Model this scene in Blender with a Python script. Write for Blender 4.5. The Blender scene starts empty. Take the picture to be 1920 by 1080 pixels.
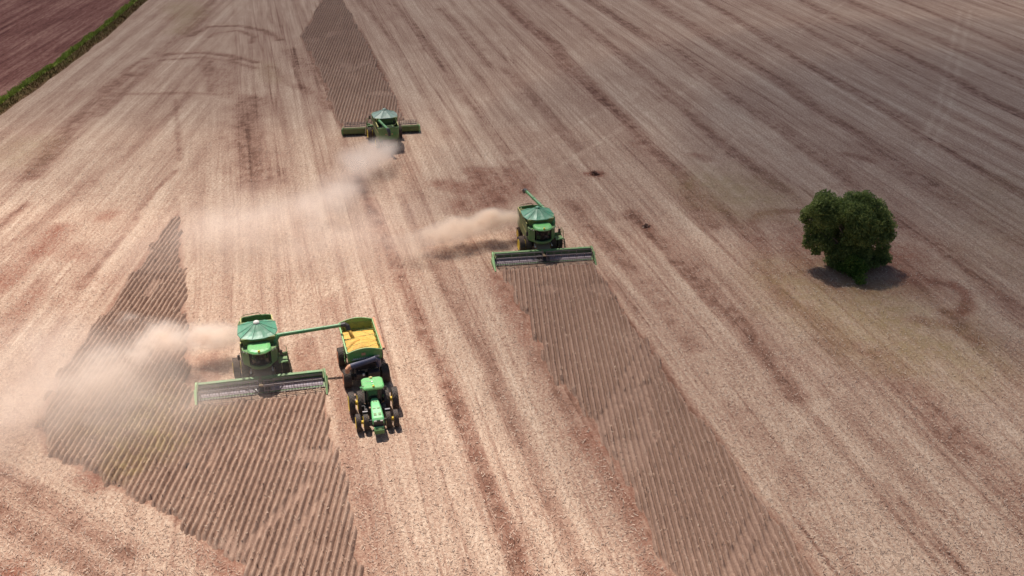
import bpy, math, random
import numpy as np
from mathutils import Vector, Matrix, Euler

# ------------------------------------------------------------------ camera, sky, sun, exposure
SC = bpy.context.scene
F, H = 2000.0, 52.2                      # focal length in photo pixels (1920 wide), flying height in metres
TH = math.atan(1021.0 / F)               # downward pitch
cam = bpy.data.cameras.new("camera"); camo = bpy.data.objects.new("camera", cam)
SC.collection.objects.link(camo); SC.camera = camo
cam.sensor_width = 36.0; cam.lens = 36.0 * F / 1920.0
cam.clip_start = 0.5; cam.clip_end = 9000
camo.location = (0, 0, H); camo.rotation_euler = (math.pi / 2 - TH, 0, 0)

SX, SY = 0.25, -0.45                     # shadow offset on the ground per metre of height
sun_dir = Vector((-SX, -SY, 1.0)).normalized()
elev = math.asin(sun_dir.z); azim = math.atan2(sun_dir.x, sun_dir.y)
W = bpy.data.worlds.new("World"); SC.world = W; W.use_nodes = True
wn = W.node_tree.nodes; bg = wn["Background"]
sky = wn.new("ShaderNodeTexSky"); sky.sky_type = 'NISHITA'; sky.sun_disc = False
sky.sun_elevation = elev; sky.sun_rotation = azim; sky.altitude = 800; sky.dust_density = 2.0
W.node_tree.links.new(sky.outputs[0], bg.inputs[0]); bg.inputs[1].default_value = 0.066
sl = bpy.data.lights.new("sun", 'SUN'); sl.energy = 4.9; sl.angle = math.radians(0.6); sl.color = (1.0, 0.94, 0.86)
so = bpy.data.objects.new("sun", sl); SC.collection.objects.link(so)
so.rotation_euler = sun_dir.to_track_quat('Z', 'Y').to_euler(); so.location = (0, 60, 120)
SC.view_settings.view_transform = 'Standard'; SC.view_settings.look = 'None'
SC.view_settings.exposure = 0.29; SC.view_settings.gamma = 1.0
SC.cycles.max_bounces = 8; SC.cycles.diffuse_bounces = 2; SC.cycles.glossy_bounces = 2
SC.cycles.transparent_max_bounces = 16; SC.cycles.volume_bounces = 7
SC.cycles.volume_max_steps = 128
COL = SC.collection
rnd = random.Random(7); RNG = np.random.default_rng(11)

# ------------------------------------------------------------------ helpers
def P(px, py, z=0.0):
    """photo pixel -> point of the place at height z (used to survey positions)"""
    v = (py - 540) / F; u = (px - 960) / F
    d = (u, math.cos(TH) - v * math.sin(TH), -math.sin(TH) - v * math.cos(TH))
    t = (z - H) / d[2]
    return Vector((d[0] * t, d[1] * t, z))

def PL(pts, z=0.0):
    return [P(a, b, z) for a, b in pts]

def tag(o, label=None, cat=None, group=None, kind=None):
    if label: o["label"] = label
    if cat: o["category"] = cat
    if group: o["group"] = group
    if kind: o["kind"] = kind
    return o

def rear_map(v):
    """combine hull: rear half drawn long, shortened and tapered here"""
    x, y, z = v
    if y < -1.0: y = -1.0 + (y + 1.0) * 0.78
    t = min(max((-1.0 - y) / 4.0, 0), 1)
    return (x * (1 - .10 * t), y, z - .10 * t)
class MB:
    def remap(s, f): s.v = [f(v) for v in s.v]; return s
    def __init__(s): s.v = []; s.f = []; s.m = []
    def add(s, vs, fs, mi=0):
        b = len(s.v); s.v += [tuple(v) for v in vs]
        s.f += [tuple(b + i for i in f) for f in fs]; s.m += [mi] * len(fs); return s
    def box(s, c, size, rot=None, mi=0, taper=(1, 1)):
        hx, hy, hz = size[0] / 2, size[1] / 2, size[2] / 2; vs = []
        R = Euler(rot).to_matrix() if rot else None
        for z in (-1, 1):
            tx, ty = (taper if z > 0 else (1, 1))
            for x, y in ((-1, -1), (1, -1), (1, 1), (-1, 1)):
                p = Vector((x * hx * tx, y * hy * ty, z * hz))
                if R: p = R @ p
                vs.append(p + Vector(c))
        return s.add(vs, [(3, 2, 1, 0), (4, 5, 6, 7), (0, 1, 5, 4), (1, 2, 6, 5), (2, 3, 7, 6), (3, 0, 4, 7)], mi)
    def cyl(s, a, b, r, r2=None, n=12, mi=0, caps=True):
        return s.tube([a, b], [r, r if r2 is None else r2], n, mi, caps)
    def tube(s, pts, rs, n=10, mi=0, caps=True):
        pts = [Vector(p) for p in pts]
        if not isinstance(rs, (list, tuple)): rs = [rs] * len(pts)
        vs = []; prev = None
        for i, p in enumerate(pts):
            d = (pts[min(i + 1, len(pts) - 1)] - pts[max(i - 1, 0)]).normalized()
            if prev is None:
                u = d.orthogonal().normalized()
            else:
                u = (prev - d * prev.dot(d)).normalized()
            prev = u; w = d.cross(u)
            for k in range(n):
                a = 2 * math.pi * k / n
                vs.append(p + (u * math.cos(a) + w * math.sin(a)) * rs[i])
        fs = []
        for i in range(len(pts) - 1):
            for k in range(n):
                k2 = (k + 1) % n
                fs.append((i * n + k, i * n + k2, (i + 1) * n + k2, (i + 1) * n + k))
        if caps:
            fs.append(tuple(range(n - 1, -1, -1))); fs.append(tuple((len(pts) - 1) * n + k for k in range(n)))
        return s.add(vs, fs, mi)
    def prism(s, poly, axis, a, b, mi=0, b_scale=None):
        """poly: 2D outline in the plane across `axis`; a, b: the two ends along it"""
        n = len(poly); vs = []
        for e in (a, b):
            for (p, q) in poly:
                vs.append({'x': (e, p, q), 'y': (p, e, q), 'z': (p, q, e)}[axis])
        fs = [tuple(range(n - 1, -1, -1)), tuple(range(n, 2 * n))]
        for k in range(n): fs.append((k, (k + 1) % n, n + (k + 1) % n, n + k))
        return s.add(vs, fs, mi)
    def loft(s, rings, mi=0, caps=True, closed=True):
        n = len(rings[0]); vs = [p for r in rings for p in r]; fs = []
        for i in range(len(rings) - 1):
            for k in range(n if closed else n - 1):
                k2 = (k + 1) % n
                fs.append((i * n + k, i * n + k2, (i + 1) * n + k2, (i + 1) * n + k))
        if caps:
            fs.append(tuple(range(n - 1, -1, -1))); fs.append(tuple((len(rings) - 1) * n + k for k in range(n)))
        return s.add(vs, fs, mi)
    def lathe_x(s, prof, cx=0, n=28, mi=0):
        """prof: (x, r) pairs turned round the X axis"""
        rings = []
        for (x, r) in prof:
            rings.append([(cx + x, r * math.cos(2 * math.pi * k / n), r * math.sin(2 * math.pi * k / n)) for k in range(n)])
        return s.loft(rings, mi, caps=True)
    def lathe_z(s, prof, c=(0, 0, 0), n=16, mi=0):
        rings = [[(c[0] + r * math.cos(2 * math.pi * k / n), c[1] + r * math.sin(2 * math.pi * k / n), c[2] + z) for k in range(n)] for (z, r) in prof]
        return s.loft(rings, mi, caps=True)
    def build(s, name, mats, parent=None, smooth=False, bevel=0, loc=None):
        me = bpy.data.meshes.new(name); me.from_pydata(s.v, [], s.f)
        if not isinstance(mats, (list, tuple)): mats = [mats]
        for m in mats: me.materials.append(m)
        me.polygons.foreach_set("material_index", s.m)
        import bmesh
        bm = bmesh.new(); bm.from_mesh(me); bmesh.ops.recalc_face_normals(bm, faces=bm.faces); bm.to_mesh(me); bm.free()
        if smooth: me.shade_smooth()
        o = bpy.data.objects.new(name, me); COL.objects.link(o)
        if parent: o.parent = parent
        if loc: o.location = loc
        if bevel:
            b = o.modifiers.new("bevel", 'BEVEL'); b.width = bevel; b.segments = 2; b.limit_method = 'ANGLE'; b.angle_limit = math.radians(40)
        return o

def empty(name, loc, rz=0.0):
    o = bpy.data.objects.new(name, None); COL.objects.link(o); o.empty_display_size = 0.3
    o.location = loc; o.rotation_euler = (0, 0, rz); return o

# ---- materials
def newmat(name):
    m = bpy.data.materials.new(name); m.use_nodes = True
    nt = m.node_tree; return m, nt, nt.nodes, nt.links, nt.nodes["Principled BSDF"]

def paint(name, col, rough=0.4, dust=0.25, dustcol=(0.42, 0.29, 0.2), metal=0.0, coat=0.0, dscale=1.6, grit=0.15):
    m, nt, N, L, b = newmat(name)
    tc = N.new("ShaderNodeTexCoord")
    n1 = N.new("ShaderNodeTexNoise"); n1.inputs["Scale"].default_value = dscale; n1.inputs["Detail"].default_value = 5; n1.inputs["Roughness"].default_value = 0.65
    L.new(tc.outputs["Object"], n1.inputs["Vector"])
    mr = N.new("ShaderNodeMapRange"); mr.inputs[1].default_value = 0.3; mr.inputs[2].default_value = 0.75
    mr.inputs[3].default_value = max(0, dust - 0.22); mr.inputs[4].default_value = min(1, dust + 0.28)
    L.new(n1.outputs[0], mr.inputs[0])
    mx = N.new("ShaderNodeMix"); mx.data_type = 'RGBA'
    mx.inputs[6].default_value = (*col, 1); mx.inputs[7].default_value = (*dustcol, 1)
    L.new(mr.outputs[0], mx.inputs[0])
    n2 = N.new("ShaderNodeTexNoise"); n2.inputs["Scale"].default_value = 14; n2.inputs["Detail"].default_value = 3
    L.new(tc.outputs["Object"], n2.inputs["Vector"])
    m2 = N.new("ShaderNodeMapRange"); m2.inputs[1].default_value = 0.3; m2.inputs[2].default_value = 0.7
    m2.inputs[3].default_value = 1 - grit; m2.inputs[4].default_value = 1 + grit * 0.5
    L.new(n2.outputs[0], m2.inputs[0])
    vm = N.new("ShaderNodeVectorMath"); vm.operation = 'SCALE'
    L.new(mx.outputs[2], vm.inputs[0]); L.new(m2.outputs[0], vm.inputs["Scale"])
    L.new(vm.outputs[0], b.inputs["Base Color"])
    b.inputs["Metallic"].default_value = metal
    mr2 = N.new("ShaderNodeMapRange"); mr2.inputs[3].default_value = rough; mr2.inputs[4].default_value = min(1, rough + 0.35)
    L.new(mr.outputs[0], mr2.inputs[0]); L.new(mr2.outputs[0], b.inputs["Roughness"])
    if coat: b.inputs["Coat Weight"].default_value = coat; b.inputs["Coat Roughness"].default_value = 0.2
    return m

M = dict(
    green=paint("green_paint", (0.055, 0.235, 0.05), 0.45, 0.34, (0.3, 0.24, 0.14)),
    green_dusty=paint("dusty_green_paint", (0.07, 0.17, 0.03), 0.5, 0.42, (0.27, 0.2, 0.1)),
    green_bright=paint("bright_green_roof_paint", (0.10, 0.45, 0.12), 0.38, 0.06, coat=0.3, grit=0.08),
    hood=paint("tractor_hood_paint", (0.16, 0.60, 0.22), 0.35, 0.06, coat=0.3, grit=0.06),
    cover=paint("tank_cover_vinyl", (0.055, 0.27, 0.15), 0.42, 0.14, (0.35, 0.33, 0.27), dscale=1.1),
    cover_far=paint("weathered_tank_cover_vinyl", (0.17, 0.30, 0.24), 0.4, 0.3, (0.35, 0.33, 0.28), dscale=1.1),
    auger=paint("auger_paint", (0.05, 0.27, 0.09), 0.4, 0.15),
    yellow=paint("yellow_rim_paint", (0.85, 0.60, 0.02), 0.4, 0.12),
    beacon=paint("amber_beacon_lens", (0.9, 0.75, 0.05), 0.2, 0.0),
    orange=paint("faded_orange_tarp", (0.62, 0.25, 0.12), 0.6, 0.3, (0.5, 0.36, 0.26)),
    orange_rim=paint("orange_rim_paint", (0.6, 0.2, 0.09), 0.5, 0.25),
    white=paint("dirty_white_plate", (0.75, 0.72, 0.66), 0.5, 0.1),
    black=paint("black_frame_paint", (0.018, 0.018, 0.022), 0.4, 0.06, (0.2, 0.13, 0.1)),
    darkpipe=paint("dark_auger_tube", (0.06, 0.065, 0.12), 0.25, 0.0, (0.2, 0.15, 0.13)),
    rubber=paint("dusty_tyre_rubber", (0.025, 0.022, 0.02), 0.8, 0.45, (0.2, 0.12, 0.08), dscale=3),
    rubber_clean=paint("tyre_rubber", (0.035, 0.03, 0.028), 0.7, 0.22, (0.2, 0.12, 0.08), dscale=3),
    steel=paint("worn_steel", (0.4, 0.38, 0.36), 0.4, 0.15, metal=0.6),
    belt=paint("draper_belt", (0.29, 0.24, 0.29), 0.6, 0.25, (0.36, 0.26, 0.22), dscale=3),
    reel=paint("reel_tube_paint", (0.07, 0.055, 0.07), 0.5, 0.25, (0.3, 0.2, 0.16)),
    tan=paint("dust_caked_steel", (0.24, 0.18, 0.10), 0.8, 0.55, (0.33, 0.22, 0.14), dscale=3),
    cart=paint("cart_green_paint", (0.06, 0.30, 0.07), 0.4, 0.12),
    cart_edge=paint("pale_green_rail_paint", (0.22, 0.48, 0.17), 0.5, 0.2),
    cart_in=paint("cart_inner_wall", (0.22, 0.38, 0.10), 0.6, 0.35, (0.4, 0.36, 0.14)),
    grey=paint("fender_sky_sheen", (0.33, 0.33, 0.37), 0.3, 0.12),  # dark fender plastic, sky reflection painted into its colour as grey
    trim=paint("pale_yellow_stripe", (0.55, 0.5, 0.16), 0.5, 0.25),
)
def glassmat():
    m, nt, N, L, b = newmat("dark_cab_glass")
    b.inputs["Base Color"].default_value = (0.008, 0.009, 0.011, 1); b.inputs["Roughness"].default_value = 0.08
    return m
M["glass"] = glassmat()

# ---- numpy noise (value noise, fbm)
def vnoise(x, y, seed):
    r = np.random.default_rng(seed); G = r.random((256, 256))
    xi = np.floor(x).astype(int); yi = np.floor(y).astype(int); fx = x - xi; fy = y - yi
    fx = fx * fx * (3 - 2 * fx); fy = fy * fy * (3 - 2 * fy)
    a = G[xi % 256, yi % 256]; b = G[(xi + 1) % 256, yi % 256]; c = G[xi % 256, (yi + 1) % 256]; d = G[(xi + 1) % 256, (yi + 1) % 256]
    return (a * (1 - fx) + b * fx) * (1 - fy) + (c * (1 - fx) + d * fx) * fy
def fbm(x, y, seed, o=4, g=0.55):
    s = 0; a = 1; t = 0
    for i in range(o):
        s = s + a * vnoise(x * 2 ** i + 17.3 * i, y * 2 ** i + 9.1 * i, seed + i); t += a; a *= g
    return s / t
def sstep(a, b, x):
    t = np.clip((x - a) / (b - a), 0, 1); return t * t * (3 - 2 * t)
def inside(poly, X, Y):
    """signed-ish distance: returns (inside mask, distance to the outline)"""
    ins = np.zeros(X.shape, bool); D = np.full(X.shape, 1e9); n = len(poly)
    for i in range(n):
        ax, ay = poly[i][0], poly[i][1]; bx, by = poly[(i + 1) % n][0], poly[(i + 1) % n][1]
        c = ((ay > Y) != (by > Y)) & (X < (bx - ax) * (Y - ay) / ((by - ay) if by != ay else 1e-9) + ax)
        ins ^= c
        dx, dy = bx - ax, by - ay; t = np.clip(((X - ax) * dx + (Y - ay) * dy) / (dx * dx + dy * dy + 1e-12), 0, 1)
        D = np.minimum(D, np.hypot(X - ax - t * dx, Y - ay - t * dy))
    return ins, D
def band(X, Y, pts, w, acc, inten, ns=0, soft=0.6):
    """adds a soft-edged stripe along the world polyline pts into acc (flat arrays)"""
    pts = [(p[0], p[1]) for p in pts]
    xs = [p[0] for p in pts]; ys = [p[1] for p in pts]; pad = w * 1.8 + 1
    sel = np.nonzero((X > min(xs) - pad) & (X < max(xs) + pad) & (Y > min(ys) - pad) & (Y < max(ys) + pad))[0]
    if len(sel) == 0: return
    x = X[sel]; y = Y[sel]; D = np.full(x.shape, 1e9)
    for (a, b), (c, d) in zip(pts[:-1], pts[1:]):
        dx, dy = c - a, d - b; t = np.clip(((x - a) * dx + (y - b) * dy) / (dx * dx + dy * dy + 1e-12), 0, 1)
        D = np.minimum(D, np.hypot(x - a - t * dx, y - b - t * dy))
    wob = fbm(x * 0.35, y * 0.35, 300 + ns, 3); wob2 = fbm(x * 1.1, y * 0.8, 340 + ns, 3)
    ww = w * (0.6 + .8 * wob)
    k = (1 - sstep(ww * (1 - soft) * 0.5, ww * (1 + soft) * 0.5 + 0.15, D)) * inten * (0.6 + .6 * sstep(0.3, 0.7, wob2))
    acc[sel] = np.maximum(acc[sel], k)

# ------------------------------------------------------------------ surveyed outlines (from the photo, as ground points)
STRIP1 = PL([(340,383),(346,470),(354,560),(360,640),(366,752),(370,758),(613,735),(622,780),(632,830),(650,900),(668,980),(690,1080),(725,1220),(570,1220),(440,1064),(300,965),(180,905),(75,850),(60,800),(105,700),(165,620),(250,500),(300,432)])
STRIP2 = PL([(936,507),(1113,492),(1150,530),(1180,590),(1230,650),(1290,740),(1350,820),(1420,920),(1480,990),(1550,1085),(1650,1230),(1300,1230),(1250,1080),(1225,1040),(1200,960),(1160,900),(1120,830),(1100,800),(1060,740),(1010,680),(985,600),(955,560)])
STRIP3 = PL([(560,68),(582,35),(600,0),(624,-42),(645,0),(690,80),(720,135),(750,190),(764,226),(640,238),(625,222),(600,150)])
VERGE_TOP = PL([(-140,300),(-60,238),(0,194),(60,152),(110,118),(160,78),(205,43),(250,5),(300,-38),(360,-90)])

# (points, width m, darkness, redness)
TR = [
 ([(670,330),(687,370),(727,460),(750,520),(783,587),(800,643),(827,693),(840,730),(880,820),(907,887),(927,937),(960,1010),(985,1080),(1010,1150)],1.5,.75,.35),
 ([(753,367),(783,433),(827,527),(853,573),(873,613),(903,660),(917,693),(923,730),(960,797),(993,863),(1017,920),(1047,973),(1080,1040),(1110,1100)],1.2,.45,.05),
 ([(783,803),(820,920),(860,1003),(890,1090)],1.3,.2,0),
 ([(840,360),(880,440),(930,540),(975,640)],1.5,.2,.0),
 ([(673,0),(740,80),(780,153),(813,207),(840,250)],1.3,.35,0),
 ([(700,-40),(753,27),(773,50),(820,110),(853,160),(893,207),(930,263),(957,293),(990,330)],2.2,.4,0),
 ([(827,17),(873,67),(917,120),(960,140),(980,167),(1007,200),(1030,220),(1080,280)],2.5,.4,0),
 ([(900,-50),(940,0),(993,50),(1033,80),(1067,127),(1107,160),(1140,193),(1173,227),(1207,267),(1253,307),(1280,333),(1300,370),(1340,420)],3.0,.62,.25),
 ([(1033,0),(1087,40),(1133,77),(1187,120),(1227,153),(1260,187),(1280,200),(1323,240),(1373,287),(1420,317),(1467,353)],2.8,.5,.1),
 ([(1060,-30),(1120,10),(1173,43),(1227,73),(1273,97),(1327,137),(1380,187),(1427,217),(1467,243),(1513,283),(1567,320),(1597,347)],2.8,.5,.05),
 ([(1220,0),(1280,37),(1357,87),(1427,130),(1487,170),(1533,207),(1597,243),(1640,283),(1713,327),(1760,357),(1800,387)],3.2,.5,.1),
 ([(1270,-30),(1320,0),(1413,57),(1493,110),(1567,153),(1627,187),(1680,217),(1727,253),(1800,293),(1847,323),(1913,360),(1960,390)],2.8,.55,.12),
 ([(1440,-35),(1500,0),(1573,40),(1627,60),(1673,87),(1740,123),(1800,153),(1867,193),(1920,217),(1990,255)],2.8,.6,.12),
 ([(1520,-35),(1590,0),(1680,40),(1770,80),(1847,117),(1920,157),(1990,190)],2.2,.45,.1),
 ([(1620,-30),(1690,0),(1793,43),(1853,70),(1920,100),(1990,130)],1.6,.5,.1),
 ([(1780,-35),(1863,0),(1920,20),(1990,50)],1.5,.5,.1),
 ([(1360,-30),(1420,3),(1467,27),(1513,53),(1580,93),(1640,130),(1733,180),(1800,223),(1900,270),(1960,300)],2.2,.42,.1),
 ([(1073,380),(1107,427),(1160,473),(1207,527),(1240,567),(1267,600),(1300,650)],2.5,.5,.1),
 ([(1180,400),(1245,460),(1290,500),(1340,560),(1387,600),(1423,650),(1467,700),(1490,740)],2.6,.65,.15),
 ([(1313,370),(1357,393),(1413,457),(1427,493),(1453,517),(1480,567),(1533,597),(1580,633),(1620,653),(1673,680),(1700,713),(1740,750)],2.4,.4,.25),
 ([(1663,403),(1713,437),(1773,467),(1827,517),(1867,547),(1900,573),(1960,610)],2.8,.5,.3),
 ([(1780,590),(1800,607),(1847,660),(1900,713),(1960,770)],2.0,.4,.1),
 ([(1753,360),(1800,387),(1867,427),(1920,460),(1980,500)],2.4,.4,.1),
 ([(1520,398),(1475,396),(1430,400),(1413,415),(1418,445),(1440,475)],1.8,.5,.5),
 ([(1735,527),(1780,531),(1810,550),(1814,573),(1797,590),(1775,585)],1.3,.7,.7),
 ([(1720,601),(1755,606),(1793,615),(1830,640)],1.8,.55,.5),
 ([(1560,640),(1610,660),(1660,668)],1.6,.3,.3),
 ([(1640,660),(1693,720),(1727,747),(1767,793),(1813,837),(1853,867),(1900,913),(1960,960)],2.8,.55,.25),
 ([(1660,910),(1690,943),(1733,993),(1767,1027),(1813,1073),(1850,1110)],1.2,.55,.05),
 ([(1380,760),(1413,803),(1460,860),(1500,920)],2.4,.3,0),
 ([(1530,640),(1590,720),(1650,800),(1690,850)],2.2,.25,.0),
 ([(1010,250),(1060,310),(1110,370),(1150,410)],1.8,.3,0),
 ([(357,67),(393,50),(450,48),(500,58),(523,75)],1.7,.6,.1),
 ([(392,70),(405,62),(447,57),(477,68),(470,80)],1.4,.45,.1),
 ([(230,137),(243,127),(273,110),(317,101),(383,99),(423,103),(480,117)],1.8,.6,.1),
 ([(262,125),(300,113),(377,107),(430,115),(480,128)],1.4,.45,.1),
 ([(505,125),(520,128),(540,160)],0.8,.3,0),
 ([(200,177),(280,176),(350,174),(430,178),(493,182)],1.6,.35,.1),
 ([(250,142),(240,140)],2.0,.75,.2),
 ([(240,140),(207,165),(190,190),(150,220),(120,250),(90,290),(60,330)],4.0,.6,.15),
 ([(470,190),(455,225),(460,260),(475,310),(490,340)],6.5,.6,.1),
 ([(400,170),(392,120),(388,110)],3.0,.5,.1),
 ([(430,180),(425,140),(430,110)],3.0,.4,.1),
 ([(360,180),(330,210),(290,230),(270,260)],3.0,.3,0),
 ([(400,0),(360,50),(300,95),(240,160),(180,215)],2.4,.45,.0),
 ([(330,187),(331,215),(333,250),(337,300)],0.7,.5,.1),
 ([(50,383),(20,405),(0,420),(-40,450)],1.6,.6,.2),
 ([(110,427),(77,470),(33,500),(0,530),(-40,560)],3.0,.35,.85),
 ([(330,320),(287,360),(233,440),(187,493),(150,540)],1.0,.55,.1),
 ([(170,340),(140,367),(67,423),(0,470),(-40,500)],2.4,.4,.1),
 ([(205,400),(195,408)],2.2,.2,.7),
 ([(146,470),(138,478)],3.0,.2,.6),
 ([(70,540),(40,580),(0,610)],2.2,.3,.6),
 ([(80,520),(60,560),(20,620),(-20,660)],1.6,.3,.3),
 ([(300,230),(240,290),(180,330),(120,390)],1.8,.3,.05),
 ([(150,160),(90,215),(30,262),(-30,310)],1.6,.28,0),
 ([(120,600),(80,660),(40,720)],1.6,.25,.1),
 ([(-40,860),(7,893),(50,913),(93,947),(133,973),(187,1003),(240,1040)],1.6,.5,.15),
 ([(-40,930),(0,960),(30,1000),(73,1020),(117,1040),(153,1067),(190,1095)],1.8,.55,.2),
 ([(-10,1085),(10,1078)],3.0,.5,1.0),
 ([(150,890),(172,902),(190,912)],1.6,.2,.7),
 ([(370,1015),(400,1045),(430,1070),(460,1090)],1.8,.2,.6),
 ([(827,343),(860,352)],3.4,.6,.5),
 ([(893,320),(900,335),(885,360)],3.6,.6,.45),
 ([(945,325),(950,350),(930,372),(870,385)],5.5,.6,.5),
 ([(990,333),(985,360)],2.4,.6,.4),
 ([(1113,326),(1117,328)],1.8,1.0,.9),
 ([(1100,325),(1125,329)],1.0,1.0,.9),
 ([(1210,424),(1214,428)],1.3,.9,.7),
 ([(1300,290),(1330,300)],2.0,.4,.3),
 ([(1590,290),(1630,300)],2.0,.4,.3),
 ([(940,520),(945,545),(962,575),(985,600),(1000,640)],2.6,.4,.55),
 ([(1010,650),(1040,700),(1075,760),(1110,825)],2.8,.55,.2),
 ([(1095,810),(1115,835),(1120,840)],2.6,.5,.75),
 ([(1130,850),(1165,910),(1200,960),(1225,1030),(1240,1080),(1250,1110)],2.6,.45,.5),
 ([(1217,1060),(1228,1080),(1240,1110)],1.4,.4,.9),
 ([(560,660),(570,700)],1.8,.5,.4),
 ([(390,672),(393,690),(380,715)],2.6,.4,.6),
 ([(620,560),(640,620),(640,700),(650,840),(655,870),(680,940),(700,1080)],1.6,.25,.25),
 ([(575,640),(590,700)],1.8,.5,.35),
 ([(1510,455),(1530,490),(1570,520)],7.0,.4,.7),
 ([(1440,400),(1480,430),(1510,455)],3.5,.3,.45),
 ([(1610,525),(1660,520),(1700,525)],8.0,.45,.65),
 ([(1600,450),(1660,480)],9.0,.4,.8),
 ([(560,160),(600,180),(620,205)],2.5,.45,.2),
 ([(545,95),(590,140),(615,190)],4.0,.4,.0),
]
LIGHT = [
 ([(1380,47),(1467,97),(1560,160),(1660,220),(1760,280),(1880,350),(1950,390)],1.0,.7),
 ([(1300,140),(1407,213),(1513,297),(1590,350)],1.0,.55),
 ([(1773,500),(1820,545),(1880,600),(1920,630)],1.4,.5),
 ([(1237,660),(1210,685),(1200,707),(1150,777),(1130,802),(1118,830)],.8,.5),
 ([(1433,927),(1393,1017),(1367,1073)],.8,.4),
 ([(1580,730),(1493,800),(1460,870),(1430,920)],.7,.35),
 ([(1550,690),(1500,740),(1470,800)],.7,.25),
 ([(1400,235),(1300,345)],.6,.3),([(1200,170),(1180,190)],.6,.3),([(1010,335),(1300,160)],.7,.3),([(960,300),(1190,175)],.7,.3),
 ([(1590,0),(1500,60)],.6,.3),([(1630,60),(1600,100)],.6,.3),([(1800,20),(1760,200),(1720,290)],.7,.35),([(1820,20),(1780,200),(1745,290)],.7,.35),
 ([(1880,800),(1870,950),(1880,1080)],1.0,.3),([(1830,850),(1830,1080)],1.0,.25),
 ([(600,560),(700,500)],.8,.3),([(590,545),(680,490)],.8,.3),
]
GREEN = [([(1350,345),(1400,375)],10,.6),([(1480,520),(1560,570),(1640,600)],8,.6),([(1640,580),(1700,640),(1760,650)],11,.75),([(1560,590),(1640,650),(1700,640)],8,.45),([(340,10),(350,30)],6,.55),([(370,20),(330,60)],4,.4),
 ([(60,270),(20,300)],7,.3),([(500,120),(510,150)],3,.25),([(1470,580),(1530,610)],5,.35),([(1600,510),(1610,545)],3.5,.7),([(1860,350),(1900,500)],10,.2)]
FLAT = [([(1240,655),(1210,685),(1200,707),(1150,777),(1130,802),(1112,835)],.8),([(1215,645),(1180,700),(1160,735),(1145,770),(1118,800)],.7),
 ([(1436,922),(1413,970),(1393,1017),(1367,1073),(1350,1120)],.8),([(1465,955),(1440,1010),(1413,1070),(1395,1120)],.8),
 ([(580,905),(540,950),(500,985),(457,1032)],.6),([(610,930),(560,990),(520,1060)],0.5)]

# ------------------------------------------------------------------ ground
def axis(lo, hi, step, far):
    core = list(np.arange(lo, hi + 1e-6, step)); a = []; s = step; x = lo
    while x > -far: s *= 1.35; x -= s; a.append(x)
    b = []; s = step; x = hi
    while x < far: s *= 1.35; x += s; b.append(x)
    return np.array(a[::-1] + core + b)

def gridmesh(name, X, Y, Z, mat, attrs=None, keep=None, smooth=True):
    nx, ny = X.shape; n = nx * ny
    co = np.empty((n, 3), np.float32); co[:, 0] = X.ravel(); co[:, 1] = Y.ravel(); co[:, 2] = Z.ravel()
    I = np.arange(n).reshape(nx, ny)
    q = np.stack([I[:-1, :-1], I[1:, :-1], I[1:, 1:], I[:-1, 1:]], -1).reshape(-1, 4)
    if keep is not None:
        k = keep.ravel(); q = q[k[q].all(1)]
        used = np.unique(q); re = np.full(n, -1); re[used] = np.arange(len(used)); q = re[q]; co = co[used]
        if attrs: attrs = {a: v.ravel()[used] for a, v in attrs.items()}
    me = bpy.data.meshes.new(name); me.vertices.add(len(co)); me.vertices.foreach_set("co", co.ravel())
    me.loops.add(q.size); me.loops.foreach_set("vertex_index", q.ravel().astype(np.int32))
    me.polygons.add(len(q)); me.polygons.foreach_set("loop_start", np.arange(0, q.size, 4, dtype=np.int32))
    if smooth: me.polygons.foreach_set("use_smooth", np.ones(len(q), bool))
    me.update(calc_edges=True)
    for a, v in (attrs or {}).items():
        at = me.attributes.new(a, 'FLOAT', 'POINT'); at.data.foreach_set("value", v.ravel().astype(np.float32))
    me.materials.append(mat)
    o = bpy.data.objects.new(name, me); COL.objects.link(o); return o

DA, DC, DE = math.radians(-13.5), math.radians(-0.5), math.radians(-55)   # working directions of the passes
ROWDIR = math.radians(-2.0)

def mixc(N, L, fac, a, b, mode='MIX'):
    mx = N.new("ShaderNodeMix"); mx.data_type = 'RGBA'; mx.blend_type = mode
    for sock, v in ((mx.inputs[0], fac), (mx.inputs[6], a), (mx.inputs[7], b)):
        if isinstance(v, (int, float)): sock.default_value = v
        elif isinstance(v, tuple): sock.default_value = (*v, 1)
        else: L.new(v, sock)
    return mx.outputs[2]
def attr(N, name):
    a = N.new("ShaderNodeAttribute"); a.attribute_name = name; return a.outputs["Fac"]
def math_(N, L, op, a, b=None, clamp=False):
    m = N.new("ShaderNodeMath"); m.operation = op; m.use_clamp = clamp
    for i, v in enumerate((a, b)):
        if v is None: continue
        if isinstance(v, (int, float)): m.inputs[i].default_value = v
        else: L.new(v, m.inputs[i])
    return m.outputs[0]
def noise(N, L, vec, scale, detail=4, rough=0.6, sc=None, rz=0.0):
    mp = N.new("ShaderNodeMapping"); L.new(vec, mp.inputs[0])
    mp.inputs["Rotation"].default_value = (0, 0, rz)
    if sc: mp.inputs["Scale"].default_value = sc
    n = N.new("ShaderNodeTexNoise"); n.inputs["Scale"].default_value = scale; n.inputs["Detail"].default_value = detail; n.inputs["Roughness"].default_value = rough
    L.new(mp.outputs[0], n.inputs["Vector"]); return n.outputs[0]
def maprange(N, L, v, a, b, c, d):
    m = N.new("ShaderNodeMapRange"); L.new(v, m.inputs[0])
    for i, x in enumerate((a, b, c, d)): m.inputs[i + 1].default_value = x
    return m.outputs[0]

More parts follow.
